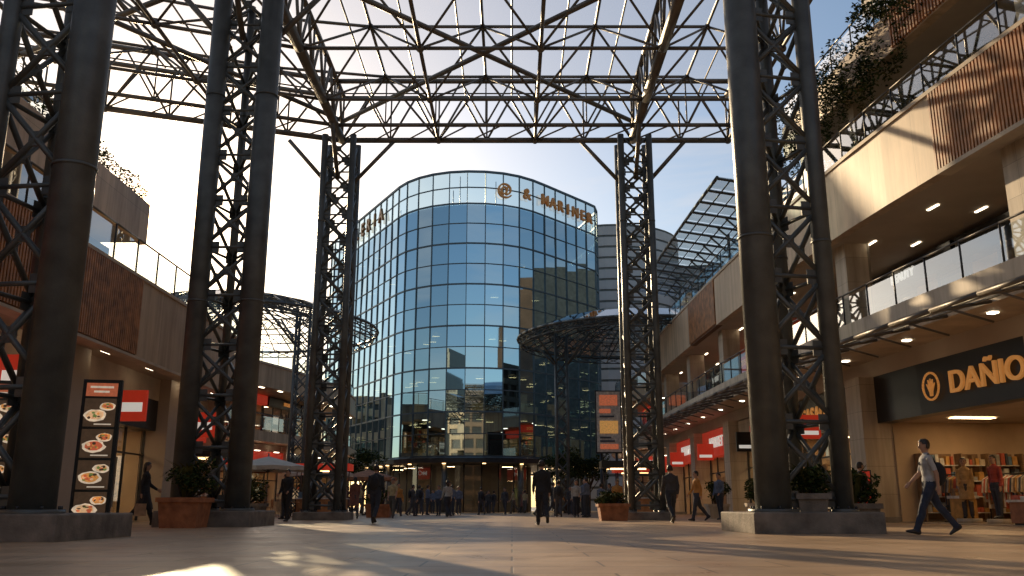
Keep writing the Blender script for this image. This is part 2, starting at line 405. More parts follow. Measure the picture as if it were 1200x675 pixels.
tower([(-8.72,24.0),(-7.22,24.0),(-8.3,25.4)],(.27,.32,.12),16.0,1.45,.05,(-9.2,-6.7,23.4,25.9))
tower([(5.15,18.0),(6.65,18.3),(6.15,19.6)],(.35,.2,.16),16.0,1.6,.055,(4.6,7.1,17.4,20.2))
tower([(-8.0,35.4),(-6.8,35.4),(-6.8,36.6),(-8.0,36.6)],(.14,)*4,16.0,1.15,.05,(-8.4,-6.4,35,37),ph=.3)
tower([(4.65,35.4),(5.85,35.4),(5.85,36.6),(4.65,36.6)],(.14,)*4,16.0,1.15,.05,(4.25,6.25,35,37),ph=.3)

# ------------------------------------------------------------------ roof space frame
rf=empty("steel_space_frame_roof"); mb=MB()
Xs=[-20.5,-16.3,-11.8,-7.4,-3.2,1.0,5.25,9.4]; Ys=[36,32,28,24,20,16,12,8,4]
def sk(x,y):
    if x<-7.4: return y-(-7.4-x)*.36
    return y
ZB=16.0; ZT=18.0
def B(i,j): return Vector((Xs[i],sk(Xs[i],Ys[j]),ZB))
def T(i,j):
    x=(Xs[i]+Xs[i+1])/2; y=(Ys[j]+Ys[j+1])/2; return Vector((x,sk(x,y),ZT))
nx=len(Xs); ny=len(Ys)
for i in range(nx):
    for j in range(ny):
        mainx = i in (3,6); mainy = j in (0,3,)
        if i<nx-1: mb.tube(B(i,j),B(i+1,j),.13 if mainy else .07,'steel2',8)
        if j<ny-1: mb.tube(B(i,j),B(i,j+1),.19 if mainx else .07,'steel2',8)
        mb.ball(B(i,j),.16,'steel2',8,6)
for i in range(nx-1):
    for j in range(ny-1):
        t=T(i,j)
        for a,b in ((i,j),(i+1,j),(i,j+1),(i+1,j+1)): mb.tube(B(a,b),t,.05,'steel2',6)
        if i<nx-2: mb.tube(t,T(i+1,j),.06,'steel2',6)
        if j<ny-2: mb.tube(t,T(i,j+1),.06,'steel2',6)
        mb.ball(t,.12,'steel2',8,6)
def vtruss(pts, step=2.0, r=.05):
    for a,b in zip(pts[:-1],pts[1:]):
        a=Vector(a); b=Vector(b); k=max(1,int(round((b-a).length/step)))
        mb.tube(a+Z*2,b+Z*2,.11,'steel2',8)
        for q in range(k):
            p0=a.lerp(b,q/k); p1=a.lerp(b,(q+1)/k); m=(p0+p1)/2
            mb.tube(p0,m+Z*2,r,'steel2',6); mb.tube(m+Z*2,p1,r,'steel2',6); mb.tube(p0,p0+Z*2,r*.8,'steel2',6)
vtruss([B(i,0) for i in range(nx)])
vtruss([B(3,j) for j in range(ny)],2,.06); vtruss([B(6,j) for j in range(ny)],2,.06)
vtruss([B(0,j) for j in range(ny)]); vtruss([B(nx-1,j) for j in range(ny)])
D=Vector((0,-1.6,0))
vtruss([B(i,0)+D for i in range(nx)],2.1,.04)
for i in range(nx-1): 
    mb.tube(B(i,0)+D,B(i+1,0)+D,.09,'steel2',8)
    a=B(i,0); b=B(i+1,0)
    for q in range(3):
        mb.tube(a.lerp(b,q/3),a.lerp(b,(q+1)/3)+D,.035,'steel2',6)
y=36.0
while y>4:
    mb.tube((-20.5,sk(-20.5,y),18.22),(-7.4,y,18.22),.035,'steel2',6); mb.tube((-7.4,y,18.22),(9.4,y,18.22),.035,'steel2',6); y-=4.05
x=-20.5
while x<=9.4: mb.tube((x,sk(x,36),18.16),(x,sk(x,4),18.16),.04,'steel2',6); x+=2.05
for (a,b) in (((3,0),(6,3)),((6,0),(3,3)),((0,0),(3,3)),((3,0),(0,3)),((3,3),(6,6)),((6,3),(3,6))):
    mb.tube(B(*a)+Z*.9,B(*b)+Z*.9,.10,'steel2',8)
for cx,cy in ((-7.4,36),(5.25,36),(-8.0,24.4),(5.9,18.6),(-8.1,14.6)):
    for dx,dy in ((1,0),(-1,0),(0,-1)):
        mb.tube((cx+dx*.55,cy+dy*.55,14.0),(cx+dx*2.3,cy+dy*2.3,16.0),.09,'steel2',8)
mb.build("space_frame",rf)
m=bpy.data.materials.new("polycarbonate_panel"); m.use_nodes=True; nn,ll=nt(m); nn.clear()
o_=nn.new("ShaderNodeOutputMaterial"); mx=nn.new("ShaderNodeMixShader"); mx.inputs[0].default_value=0.24
t_=nn.new("ShaderNodeBsdfTransparent"); t_.inputs[0].default_value=(.95,.96,.97,1); d_=nn.new("ShaderNodeBsdfTranslucent"); d_.inputs[0].default_value=(.85,.84,.82,1)
ll.new(t_.outputs[0],mx.inputs[1]); ll.new(d_.outputs[0],mx.inputs[2]); ll.new(mx.outputs[0],o_.inputs[0]); M['poly']=m
pb=MB()
x=-20.5
while x<9.0:
    x1=x+2.05; y=36.0
    while y>5:
        y1=y-4.05
        pb.quad((x+.03,sk(x,y),18.3),(x1-.03,sk(x1,y),18.3),(x1-.03,sk(x1,y1)+.04,18.3),(x+.03,sk(x,y1)+.04,18.3),'poly'); y=y1
    x=x1
pb.build("roof_panels",rf)

# ------------------------------------------------------------------ RIGHT ARCADE
ra=empty("shopping_arcade"); PR=Path([(16.5,1),(13.9,10),(12.5,18),(11.6,24),(10.9,30),(10.35,42),(10.1,54),(10,66)],1)
T_=PR.ty; mb=MB(); L=PR.L
piersY=[4,12.5,21,30.3,38,46,54,62]
PR.lbox(mb,0,L,1.6,9,-.02,.02,'infloor')
PR.lbox(mb,0,L,-.6,9,5.3,6.0,'slab')
PR.lbox(mb,0,L,-.7,-.6,5.22,6.06,'stone')
PR.lbox(mb,0,L,1.2,9,4.75,5.3,'soffit')
for i in range(len(piersY)-1):
    a=T_(piersY[i])+.55; b=T_(piersY[i+1])-.55
    sg=['signblack','stone','stone','signblack','stone','red','red'][i]
    wd=[None,None,None,"CASALINGA","FISIERA","MARKET","PHARMA"][i]
    if i==2:
        shopbay(PR,mb,a,b,1.6,0,3.25,7.5,'signblack',(3.2,4.75),ra,None,open_=True,dens=.5)
    else:
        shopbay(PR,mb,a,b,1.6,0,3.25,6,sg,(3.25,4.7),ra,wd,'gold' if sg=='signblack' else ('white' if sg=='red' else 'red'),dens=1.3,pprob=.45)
for yv in piersY:
    t=T_(yv)
    PR.lbox(mb,t-.55,t+.55,.7,1.75,0,4.75,'stone'); PR.lbox(mb,t-.6,t+.6,.65,1.8,0,.18,'conc')
    PR.lbox(mb,t-.42,t+.42,.7,1.6,6.0,9.5,'stone')
for yv,mt_ in ((34,'red'),(42,'signblack'),(50,'red'),(58,'red')):
    t=T_(yv); PR.lbox(mb,t-.06,t+.06,.1,1.0,3.0,3.9,mt_); PR.lbox(mb,t-.08,t+.08,.2,.9,3.15,3.3,'white')
t=0
while t<L-.5:
    b=min(L,t+7.0)
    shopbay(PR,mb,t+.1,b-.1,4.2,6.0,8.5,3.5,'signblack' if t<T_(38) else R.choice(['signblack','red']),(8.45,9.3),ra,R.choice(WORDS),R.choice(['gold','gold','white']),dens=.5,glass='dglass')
    t+=7.0
railing(PR,mb,0,L,-.5,6.0,1.1,1.5)
PR.lbox(mb,0,L,.35,9,9.5,9.7,'soffit')
PR.lbox(mb,0,L,.35,9,9.72,11.5,'slab')
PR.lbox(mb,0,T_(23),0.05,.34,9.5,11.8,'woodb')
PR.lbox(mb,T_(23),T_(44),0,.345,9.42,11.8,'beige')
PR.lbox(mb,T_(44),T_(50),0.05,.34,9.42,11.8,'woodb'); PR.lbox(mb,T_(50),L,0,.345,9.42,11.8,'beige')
PR.lbox(mb,0,L,-.06,.4,11.8,11.92,'slab')
t=T_(3)
while t<T_(50):
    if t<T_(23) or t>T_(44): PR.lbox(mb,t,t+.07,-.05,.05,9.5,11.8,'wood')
    t+=.13
PR.lbox(mb,0,T_(23),-.06,.36,9.38,9.5,'slab')
railing(PR,mb,0,L,.15,11.9,1.1,1.6)
t=2
while t<L-1:
    for oo in (1.6,3.2):
        PR.lbox(mb,t-.28,t+.28,oo,oo+.08,9.47,9.51,'cool')
    PR.lbox(mb,t-.1,t+.1,.2,.4,5.26,5.31,'cool')
    t+=3.9
E=T_(35.5)
PR.lbox(mb,0,E,4.5,9,11.5,15.0,'soffit')
t=1
while t<E-3:
    PR.lbox(mb,t,t+2.6,4.42,4.5,11.7,14.4,'dglass'); t+=3.0
PR.lbox(mb,0,E,1.2,10,15.0,15.35,'soffit'); PR.lbox(mb,0,E,1.0,1.35,14.9,16.3,'beige'); PR.lbox(mb,0,E,1.4,10,15.36,16.2,'slab')
t=.5
while t<T_(26):
    PR.lbox(mb,t,t+.07,.92,1.0,14.95,16.25,'wood'); t+=.16
for yv in piersY[:5]:
    t=min(T_(yv),E-.5); PR.lbox(mb,t-.25,t+.25,1.6,2.1,11.9,15.0,'stone')
railing(PR,mb,0,E,1.15,16.3,1.1,1.6)
PR.lbox(mb,0,E-4,4.5,10,16.2,20,'soffit'); PR.lbox(mb,0,E-3,3.6,10.5,20,21,'slab')
mb.build("arcade_structure",ra)
pl=empty("trailing_plants"); mb=MB(); LV=['leaf','leaf2','leaf3','leaf3']
for _ in range(44):
    t=R.uniform(T_(24.5),E); c=PR.at(t,1.0+R.uniform(-.25,.2),R.uniform(14.4,17.2))
    mb.leaves(c,(.5,.7,.5),130,.17,LV,hollow=0)
for _ in range(30):
    t=R.uniform(T_(21),E); c=PR.at(t,.8,12.2+R.uniform(0,.8)); mb.leaves(c,(.45,.6,.45),120,.14,LV,hollow=0)
for _ in range(30):
    t=R.uniform(T_(25),E); c=PR.at(t,.9,15.4); k_=R.randint(6,14)
    for q in range(k_): mb.leaves(c-Z*(q*.16),(.12,.12,.12),9,.12,LV,hollow=0)
mb.build("foliage",pl)

cn=empty("storefront_canopy"); mb=MB()
t=T_(9); tE=T_(60)
while t<tE:
    t2=t+1.7
    a=PR.at(t,-.7,5.25); b=PR.at(t,-2.3,4.95)
    mb.tube(a,b,.05,'steel2',6); mb.tube(PR.at(t,-.7,4.75),PR.at(t,-1.8,5.02),.03,'steel2',6)
    A=PR.at(t+.05,-.72,5.33); B_=PR.at(t2-.05,-.72,5.33); C=PR.at(t2-.05,-2.35,5.03); D_=PR.at(t+.05,-2.35,5.03)
    mb.quad(A,B_,C,D_,'canopyglass')
    for oo,zz in ((-2.3,4.97),(-1.75,5.08),(-1.2,5.17)):
        mb.tube(PR.at(t,oo,zz),PR.at(t2,oo,zz),.06 if oo<-2.2 else .03,'steel2',6)
    t=t2
mb.build("canopy_frame",cn)
cn=empty("terrace_canopy"); mb=MB()
t=T_(36); tE=T_(56)
while t<tE:
    t2=t+1.5
    mb.tube(PR.at(t,-1.8,14.2),PR.at(t,4.2,13.3),.06,'steel',6)
    mb.tube(PR.at(t,2.2,11.7),PR.at(t,-.2,13.9),.05,'steel',6)
    for q in range(11):
        o=-1.8+q*.6; z=14.26-(o+1.8)*.15
        mb.tube(PR.at(t,o,z),PR.at(t2,o,z),.035 if q else .08,'steel',6)
    for q in range(5):
        o=-1.7+q*1.2; z=14.32-(o+1.8)*.15
        mb.quad(PR.at(t+.05,o,z),PR.at(t2-.05,o,z),PR.at(t2-.05,o+1.1,z-.165),PR.at(t+.05,o+1.1,z-.165),'canopyglass')
    t=t2
for yy in (37,43,49,55):
    t=T_(yy); mb.tube(PR.at(t,3.8,11.5),PR.at(t,3.8,13.4),.1,'steel',8); mb.tube(PR.at(t,.6,11.9),PR.at(t,.6,13.9),.08,'steel',8)
mb.build("canopy_frame",cn)

sg=empty("shop_sign"); sm=MB()
q=PR.at(T_(26.2),1.12,3.98); nrm=PR.fr(T_(26.2))[2]; rt=-(Z.cross(nrm))
for i in range(24):
    a=2*math.pi*i/24; b=2*math.pi*(i+1)/24
    sm.tube(q+rt*.4*math.cos(a)+Z*.4*math.sin(a),q+rt*.4*math.cos(b)+Z*.4*math.sin(b),.035,'gold',6)
for a in (-.5,0,.5):
    sm.tube(q-Z*.28,q+rt*.24*math.sin(a)+Z*(.25*math.cos(a)-.02),.05,'gold',6,.02)
for a in (-.9,.9): sm.tube(q-Z*.2,q+rt*.26*math.sin(a)+Z*.08,.05,'gold',6,.02)
sm.build("emblem",sg)
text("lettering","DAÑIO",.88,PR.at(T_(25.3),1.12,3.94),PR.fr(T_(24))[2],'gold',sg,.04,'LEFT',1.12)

def garment_rack(t,o,L_,p=PR):
    e=empty("clothes_rack"); mb=MB()
    a=p.at(t,o,0); b=p.at(t+L_,o,0)
    for q in (a,b):
        mb.tube(q+Z*.03,q+Z*1.5,.02,'dark',6)
        n_=p.fr(t)[2]; mb.tube(q+Z*.04-n_*.25,q+Z*.04+n_*.25,.02,'dark',6)
    mb.tube(a+Z*1.5,b+Z*1.5,.02,'dark',6)
    k=int(L_/.09)
    n_=p.fr(t)[2]; d_=(b-a).normalized()
    for i in range(1,k):
        c=a.lerp(b,i/k); m_=R.choice(goods); h=R.uniform(.7,1.0); th=.028
        top=c+Z*1.44
        pr=[(-.05,0),(-.21,-.09),(-.28,-.5),(-.22,-.52),(-.18,-.3),(-.2,-h),(.2,-h),(.18,-.3),(.22,-.52),(.28,-.5),(.21,-.09),(.05,0)]
        vs=[top+n_*u+Z*v-d_*th for u,v in pr]+[top+n_*u+Z*v+d_*th for u,v in pr]
        N_=len(pr); fs=[tuple(range(N_)),tuple(range(2*N_-1,N_-1,-1))]+[(j,(j+1)%N_,N_+(j+1)%N_,N_+j) for j in range(N_)]
        mb.add(vs,fs,m_)
    mb.build("rack",e)
garment_rack(T_(26.6),4.2,2.2); garment_rack(T_(23.0),4.2,2.4); garment_rack(T_(25.2),6.2,2.6); garment_rack(T_(22.0),3.2,1.6); garment_rack(T_(28.0),3.0,1.0); garment_rack(T_(27.6),5.6,1.5); garment_rack(T_(24.2),5.2,1.6)
e=empty("display_table"); mb=MB(); t=T_(22.3)
PR.lbox(mb,t,t+1.9,1.7,2.7,.08,.62,'terracotta'); PR.lbox(mb,t-.05,t+1.95,1.65,2.75,.62,.68,goods[3]); PR.lbox(mb,t+.05,t+1.85,1.75,2.65,.0,.08,'dark')
u=t+.08
while u<t+1.7:
    for oo in (1.8,2.25): PR.lbox(mb,u,u+.26,oo,oo+.34,.68,.68+R.uniform(.05,.22),R.choice(goods))
    u+=.31
mb.build("table",e)
e=empty("wall_screen"); mb=MB(); PR.lbox(mb,T_(25.5),T_(27.3),8.6,8.7,1.7,2.7,'signblack'); PR.lbox(mb,T_(23),T_(24.6),8.6,8.7,1.2,2.6,lit[0]); mb.build("screen",e)

def standee(pos, nrm, w_, h_, z0, body, kind):
    e=empty("menu_board",pos); mb=MB(); N=Vector(nrm).normalized(); rt=-(Z.cross(N))
    c=Z*(z0+h_/2); mb.obox(c,rt*w_/2,N*.06,Z*h_/2,'dark')
    mb.obox(c-N*.065,rt*(w_/2-.04),N*.006,Z*(h_/2-.04),body)
    if z0>0.01: mb.obox(Z*z0/2,rt*w_*.45,N*.08,Z*z0/2,'conc')
    if kind=='food':
        k=4; ch=(h_-.45)/k
        for i in range(k):
            cz=z0+.1+ch*(i+.5)
            mb.obox(Z*cz-N*.075,rt*(w_/2-.07),N*.004,Z*(ch*.46),lit[2])
            cc=Z*(cz)-N*.085
            def disc(c0,rx_,rz_,m_,off):
                vs=[c0-N*off+rt*rx_*math.cos(a*math.pi/8)*R.uniform(.9,1.1)+Z*rz_*math.sin(a*math.pi/8)*R.uniform(.9,1.1) for a in range(16)]
                mb.add(vs,[tuple(range(15,-1,-1)),tuple(range(16))],m_)
            for s_,zo,sc in ((R.uniform(-.14,-.06)*w_,-.06,1),(R.uniform(.16,.26)*w_,.12,.7)):
                c1=cc+rt*s_+Z*zo
                disc(c1,ch*.36*sc,ch*.2*sc,lit[3],.001*sc); disc(c1+Z*.01,ch*.27*sc,ch*.15*sc,lit[R.choice([1,5,0])],.004)
                for _ in range(14): disc(c1+rt*R.uniform(-.2,.2)*ch*sc+Z*R.uniform(-.08,.12)*ch*sc,ch*R.uniform(.02,.07),ch*R.uniform(.02,.05),R.choice([lit[4],lit[1],lit[5],lit[0],lit[2]]),.006+R.uniform(0,.004))
            mb.obox(Z*(cz-ch*.38)-N*.082+rt*w_*.1,rt*w_*.22,N*.002,Z*.012,lit[3])
        mb.obox(Z*(z0+h_-.2)-N*.075,rt*(w_/2-.07),N*.004,Z*.13,lit[1])
        for q in range(2): mb.obox(Z*(z0+h_-.15-.09*q)-N*.084,rt*(w_*(.3-.1*q)),N*.002,Z*.02,lit[3])
    else:
        for i in range(6):
            mb.obox(Z*(z0+h_*(.15+.14*i))-N*.075,rt*(w_*R.uniform(.2,.4)),N*.004,Z*h_*.035,R.choice([goods[3],goods[5],goods[0]]))
    mb.build("board",e); return e
standee((-8.12,17.6,0),(-.2,1,0),.72,2.85,.1,'signblack','food')
standee((-9.6,16.6,0),(-.3,1,0),1.0,2.7,.1,'signblack','food')
standee((10.75,28.0,0),(.4,1,0),.65,1.55,.05,'red','ad')

# ------------------------------------------------------------------ LEFT ARCADE
la=empty("shopping_arcade"); PL=Path([(-11.7,1),(-11.6,20),(-11.6,36),(-11.7,39.5),(-12.8,41.5),(-15.5,42)],-1,3); mb=MB(); T2=PL.ty; L=PL.L
PL.lbox(mb,0,T2(40),1.6,9,-.02,.02,'infloor')
pY=[3,11,18.5,26,33.5,40]
for i in range(5):
    a=T2(pY[i])+.5; b=T2(pY[i+1])-.5
    shopbay(PL,mb,a,b,1.9,0,3.2,6,['red','red','red','signblack','red'][i],(3.2,4.3),la,[None,"DELI","PIZZERIA","JOYERIA","TACOS"][i],'gold' if i==3 else 'white',glass='shopglass',dens=1.6,pprob=.5)
for yv in pY:
    t=T2(yv); PL.lbox(mb,t-.5,t+.5,1.1,2.0,0,5.1,'soffit')
for yv,mt_ in ((22,'red'),(29,'red'),(36,'red')):
    t=T2(yv); PL.lbox(mb,t-.06,t+.06,.3,1.2,3.2,4.2,mt_); PL.lbox(mb,t-.08,t+.08,.42,1.08,3.5,3.8,'white')
PL.lbox(mb,0,T2(40),1.5,9,4.3,5.1,'slab')
PL.lbox(mb,0,L,.3,8,5.1,5.3,'soffit'); PL.lbox(mb,0,L,.34,8,5.32,7.1,'slab')
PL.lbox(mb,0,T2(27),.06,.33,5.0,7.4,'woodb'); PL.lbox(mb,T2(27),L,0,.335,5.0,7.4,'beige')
t=T2(2)
while t<T2(27):
    PL.lbox(mb,t,t+.07,-.04,.06,5.05,7.4,'wood')
    t+=.13
PL.lbox(mb,0,L,-.06,.4,7.4,7.5,'slab'); PL.lbox(mb,0,L,-.06,.4,4.92,5.0,'slab')
railing(PL,mb,0,L,.1,7.5,1.15,1.6)
t=2
while t<T2(38):
    PL.lbox(mb,t-.3,t+.3,.75,.84,5.07,5.11,'cool'); t+=3.4
t=0; e2=T2(34.5)
while t<e2-1:
    shopbay(PL,mb,t+.1,min(e2,t+7)-.1,5.0,7.1,10.0,3,'signblack',(9.6,10.6),la,R.choice(WORDS),'gold',dens=.4,glass='dglass'); t+=7
PL.lbox(mb,0,e2,3.4,9,10.9,11.1,'soffit'); PL.lbox(mb,0,e2,3.2,3.5,10.8,12.5,'beige'); PL.lbox(mb,0,e2,3.5,9,11.1,12.3,'slab')
railing(PL,mb,0,e2-6,3.8,12.4,1.1,1.6)
mb.build("arcade_structure",la)
pb=MB(); pe=empty("rooftop_plants")
for _ in range(24):
    c=PL.at(R.uniform(T2(24),e2-.3),3.9+R.uniform(-.3,.5),12.7+R.uniform(0,1.2)); pb.leaves(c,(.5,.7,.4),110,.16,LV,hollow=0)
    pb.tube((c.x,c.y,12.3),c,.02,'bark',5)
pb.build("foliage",pe)

# ------------------------------------------------------------------ BACK arcades
def back_arcade(pts,sgn,topz=10.2):
    e=empty("shopping_arcade"); p=Path(pts,sgn,3); mb=MB(); L=p.L
    t=0; i=0
    while t<L-2:
        b=min(L,t+6.5)
        sg=R.choice(['signblack','red','red','stone'])
        shopbay(p,mb,t+.4,b-.4,1.5,0,3.2,5,sg,(3.2,4.3),e,R.choice(WORDS) if i%2==0 else None,'white' if sg=='red' else 'gold',dens=.8)
        p.lbox(mb,t-.4,t+.4,.9,1.7,0,4.8,'stone')
        shopbay(p,mb,t+.1,b-.1,3.2,5.6,8.2,3,R.choice(['signblack','red','signblack']),(7.9,8.6),e,R.choice(WORDS),'gold',dens=.6,glass='shopglass')
        t+=6.5; i+=1
    p.lbox(mb,0,L,1.3,8,4.3,4.8,'soffit')
    p.lbox(mb,0,L,0,8,4.85,5.55,'beige'); railing(p,mb,0,L,.15,5.6,1.1,2)
    p.lbox(mb,0,L,.3,8,8.65,topz,'beige'); p.lbox(mb,0,L,.2,8.2,topz,topz+.15,'slab'); railing(p,mb,0,L,.5,topz+.15,1.1,2)
    t=1
    while t<L: p.lbox(mb,t,t+.5,.6,.75,8.6,8.64,'cool'); p.lbox(mb,t,t+.5,.6,.75,4.25,4.29,'cool'); t+=2.5
    mb.build("arcade_structure",e); return p
back_arcade([(-30,46),(-23,50),(-18.5,57),(-15.5,66),(-14,76),(-14.5,84)],-1)
pr2=back_arcade([(12.5,67),(9.2,69),(8.2,76),(9.5,84)],1,9.6)

e=empty("billboard"); mb=MB()
mb.box(6.1,7.8,64.2,64.4,4.3,8.6,goods[3]); mb.box(6.0,7.9,64.4,64.55,4.2,8.7,'dark')
for i,(z_,h_,m_) in enumerate(((4.5,.35,lit[1]),(5.0,.12,goods[2]),(5.25,.12,goods[2]),(5.6,.9,lit[5]),(6.75,.12,goods[2]),(7.05,.3,lit[1]),(7.6,.75,lit[1]))): mb.box(6.3,7.6-.25*(i%3),64.15,64.2,z_,z_+h_,m_)
mb.tube((6.4,64.6,0),(6.4,64.6,4.3),.1,'dark'); mb.tube((7.5,64.6,0),(7.5,64.6,4.3),.1,'dark'); mb.build("panel",e)

# ------------------------------------------------------------------ round canopies
def round_canopy(cx,cy,r,z,solid,cols,ry=1.0):
    e=empty("round_canopy",(cx,cy,0)); mb=MB(); n=44; dm=2.0
    def P(rr,a,zz): return Vector((rr*math.cos(a),rr*ry*math.sin(a),zz))
    rings=[r*.25,r*.5,r*.75,r]
    for q,rr in enumerate(rings):
        for i in range(n):
            a=2*math.pi*i/n; b=2*math.pi*(i+1)/n; zz=z+dm*(1-(rr/r)**2)
            mb.tube(P(rr,a,zz),P(rr,b,zz),.09 if q==3 else .045,'steel',6)
            if q in(1,2,3):
                lo=zz-(.45 if q==3 else .7)
                mb.tube(P(rr*.97,a,lo),P(rr*.97,b,lo),.045,'steel',6); mb.tube(P(rr,a,zz),P(rr*.97,b,lo),.03,'steel',5); mb.tube(P(rr*.97,a,lo),P(rr,b,zz),.03,'steel',5)
    for i in range(n):
        a=2*math.pi*i/n; b=2*math.pi*(i+1)/n
        rr=[0]+rings
        for q in range(4):
            z0_=z+dm*(1-(rr[q]/r)**2); z1_=z+dm*(1-(rr[q+1]/r)**2)
            mb.tube(P(rr[q],a,z0_),P(rr[q+1],a,z1_),.045,'steel',6)
            if i%4==0: mb.tube(P(rr[q]*.97,a,z0_-.7),P(rr[q+1]*.97,a,z1_-(.7 if q<3 else .45)),.05,'steel',6)
            if q>0 and (solid or (i+q)%6==0):
                mb.quad(P(rr[q],a,z0_+.07),P(rr[q+1],a,z1_+.07),P(rr[q+1],b,z1_+.07),P(rr[q],b,z0_+.07),'dglass' if solid else 'canopyglass')
    for (x,y) in cols:
        zc=z+dm*(1-(x*x+(y/ry)**2)/r**2)-.6
        for dx,dy in ((-.4,-.4),(.4,-.4),(.4,.4),(-.4,.4)): 
            mb.tube((x+dx,y+dy,0),(x+dx,y+dy,zc),.09,'steel',8); mb.tube((x+dx,y+dy,zc-2.2),(x+dx*5,y+dy*5,zc-.1),.07,'steel',6)
        zz=0
        while zz<zc-.9:
            for (a,b) in (((-.4,-.4),(.4,-.4)),((.4,-.4),(.4,.4)),((.4,.4),(-.4,.4)),((-.4,.4),(-.4,-.4))):
                mb.tube((x+a[0],y+a[1],zz),(x+b[0],y+b[1],zz+.9),.035,'steel',5); mb.tube((x+b[0],y+b[1],zz),(x+a[0],y+a[1],zz+.9),.035,'steel',5)
            zz+=.9
    mb.build("canopy_frame",e)
round_canopy(-17.5,56,8.8,11.6,False,[(5.0,-3.5),(-3,-3)])
round_canopy(8.8,63,8.4,12.2,True,[(-5.2,1.5)])

# ------------------------------------------------------------------ GLASS TOWER
def rounded(poly,rads,step):
    out=[]; n=len(poly)
    for i in range(n):
        A=Vector(poly[i]); Pp=Vector(poly[i-1]); Nn=Vector(poly[(i+1)%n]); r=rads[i]
        u=(Pp-A).normalized(); v=(Nn-A).normalized(); ang=u.angle(v); tl=r/math.tan(ang/2)
        c=A+(u+v).normalized()*(r/math.sin(ang/2)); p0=A+u*tl; p1=A+v*tl
        a0=math.atan2(*(p0-c).yx); a1=math.atan2(*(p1-c).yx); da=(a1-a0+math.pi)%(2*math.pi)-math.pi
        for k in range(13): a=a0+da*k/12; out.append(c+Vector((math.cos(a),math.sin(a)))*r)
    out.append(out[0]); cum=[0]
    for i in range(1,len(out)): cum.append(cum[-1]+(out[i]-out[i-1]).length)
    L=cum[-1]; k=int(round(L/step)); res=[]
    for q in range(k):
        t=L*q/k
        for i in range(1,len(out)):
            if cum[i]>=t: 
                f=(t-cum[i-1])/max(1e-9,cum[i]-cum[i-1]); res.append(out[i-1].lerp(out[i],f)); break
    return res
gt=empty("glass_office_tower")
OUT=rounded([(-5.5,74),(9.6,91.5),(3,116),(-24.8,109.5)],[8.5,3.2,5,5],1.75)
cen=Vector((-5,96)); N=len(OUT)
def off(p,d):
    v=(p-cen); return p+v.normalized()*d
fr=MB(); gl=MB()
z0=4.9; rows=[z0+i*1.98 for i in range(13)]
zt=rows[-1]; ztop=31.9
for i in range(N):
    a=OUT[i]; b=OUT[(i+1)%N]; A=Vector((a.x,a.y,0)); B_=Vector((b.x,b.y,0)); d=(B_-A).normalized(); nn_=Vector((d.y,-d.x,0))
    if (nn_.xy).dot(a-cen)<0: nn_=-nn_
    fr.obox(A+Z*((z0+ztop)/2)+nn_*.03,d*.035,nn_*.07,Z*(ztop-z0)/2,'mull')
    for j,z in enumerate(rows[:-1]):
        z1=rows[j+1]
        tw=R.gauss(0,.007); tl=R.gauss(0,.007)
        W=(B_-A).length/2; H=(z1-z)/2
        def q(sx,sz): return A.lerp(B_,.5+sx*.48)+Z*((z+z1)/2+sz*(H-.03))+nn_*(tw*sx*W+tl*sz*H)
        gl.quad(q(-1,-1),q(1,-1),q(1,1),q(-1,1),'towerglass' if R.random()<.72 else 'towerglass2')
    for j,z in enumerate(rows):
        hh=.035 if j%2 else .07
        fr.obox(A.lerp(B_,.5)+Z*z+nn_*.02,(B_-A)/2,nn_*.05,Z*hh,'mull')
    gl.quad(A+Z*(zt+.1),B_+Z*(zt+.1),B_+Z*(ztop-.08),A+Z*(ztop-.08),'parapetglass')
    fr.obox(A.lerp(B_,.5)+Z*ztop,(B_-A)/2,nn_*.1,Z*.1,'mull'); fr.obox(A.lerp(B_,.5)+Z*((zt+ztop)/2),(B_-A)/2,nn_*.05,Z*.05,'mull')
    a2=off(a,1.1); b2=off(b,1.1)
    fr.hexa([(a.x,a.y,4.2),(b.x,b.y,4.2),(b2.x,b2.y,4.3),(a2.x,a2.y,4.3),(a.x,a.y,4.88),(b.x,b.y,4.88),(b2.x,b2.y,4.7),(a2.x,a2.y,4.7)],'dark')
    a3=off(a,-1.4); b3=off(b,-1.4)
    if i%3!=0: gl.quad((a3.x,a3.y,.1),(b3.x,b3.y,.1),(b3.x,b3.y,4.2),(a3.x,a3.y,4.2),'shopglass')
    fr.tube((a3.x,a3.y,0),(a3.x,a3.y,4.3),.07,'dark',6)
    if i%4==0: c4=off(a,.2); fr.tube((c4.x,c4.y,0),(c4.x,c4.y,4.3),.28,'steel',12)
    if i%4==0:
        c4=off(a,-3); fr.quad((c4.x-.5,c4.y-.3,4.1),(c4.x+.5,c4.y-.3,4.1),(c4.x+.5,c4.y+.3,4.1),(c4.x-.5,c4.y+.3,4.1),'warm')
    if i%2==0: c4=off(a,.5); fr.box(c4.x-.15,c4.x+.15,c4.y-.12,c4.y+.12,4.2,4.24,'warmt')
fr.build("frame",gt); gl.build("glazing",gt)
inn=MB()
def slabp(dd,z,th,mat):
    ps=[off(p,dd) for p in OUT]; vs=[(p.x,p.y,z) for p in ps]+[(p.x,p.y,z+th) for p in ps]
    inn.add(vs,[tuple(range(N)),tuple(range(2*N-1,N-1,-1))]+[(k_,(k_+1)%N,N+(k_+1)%N,N+k_) for k_ in range(N)],mat)
for z in rows[::2]: slabp(-.5,z-.3,.3,'slabgrey')
slabp(-.4,4.45,.35,'dark')
slabp(-7.5,0,28.0,'core')
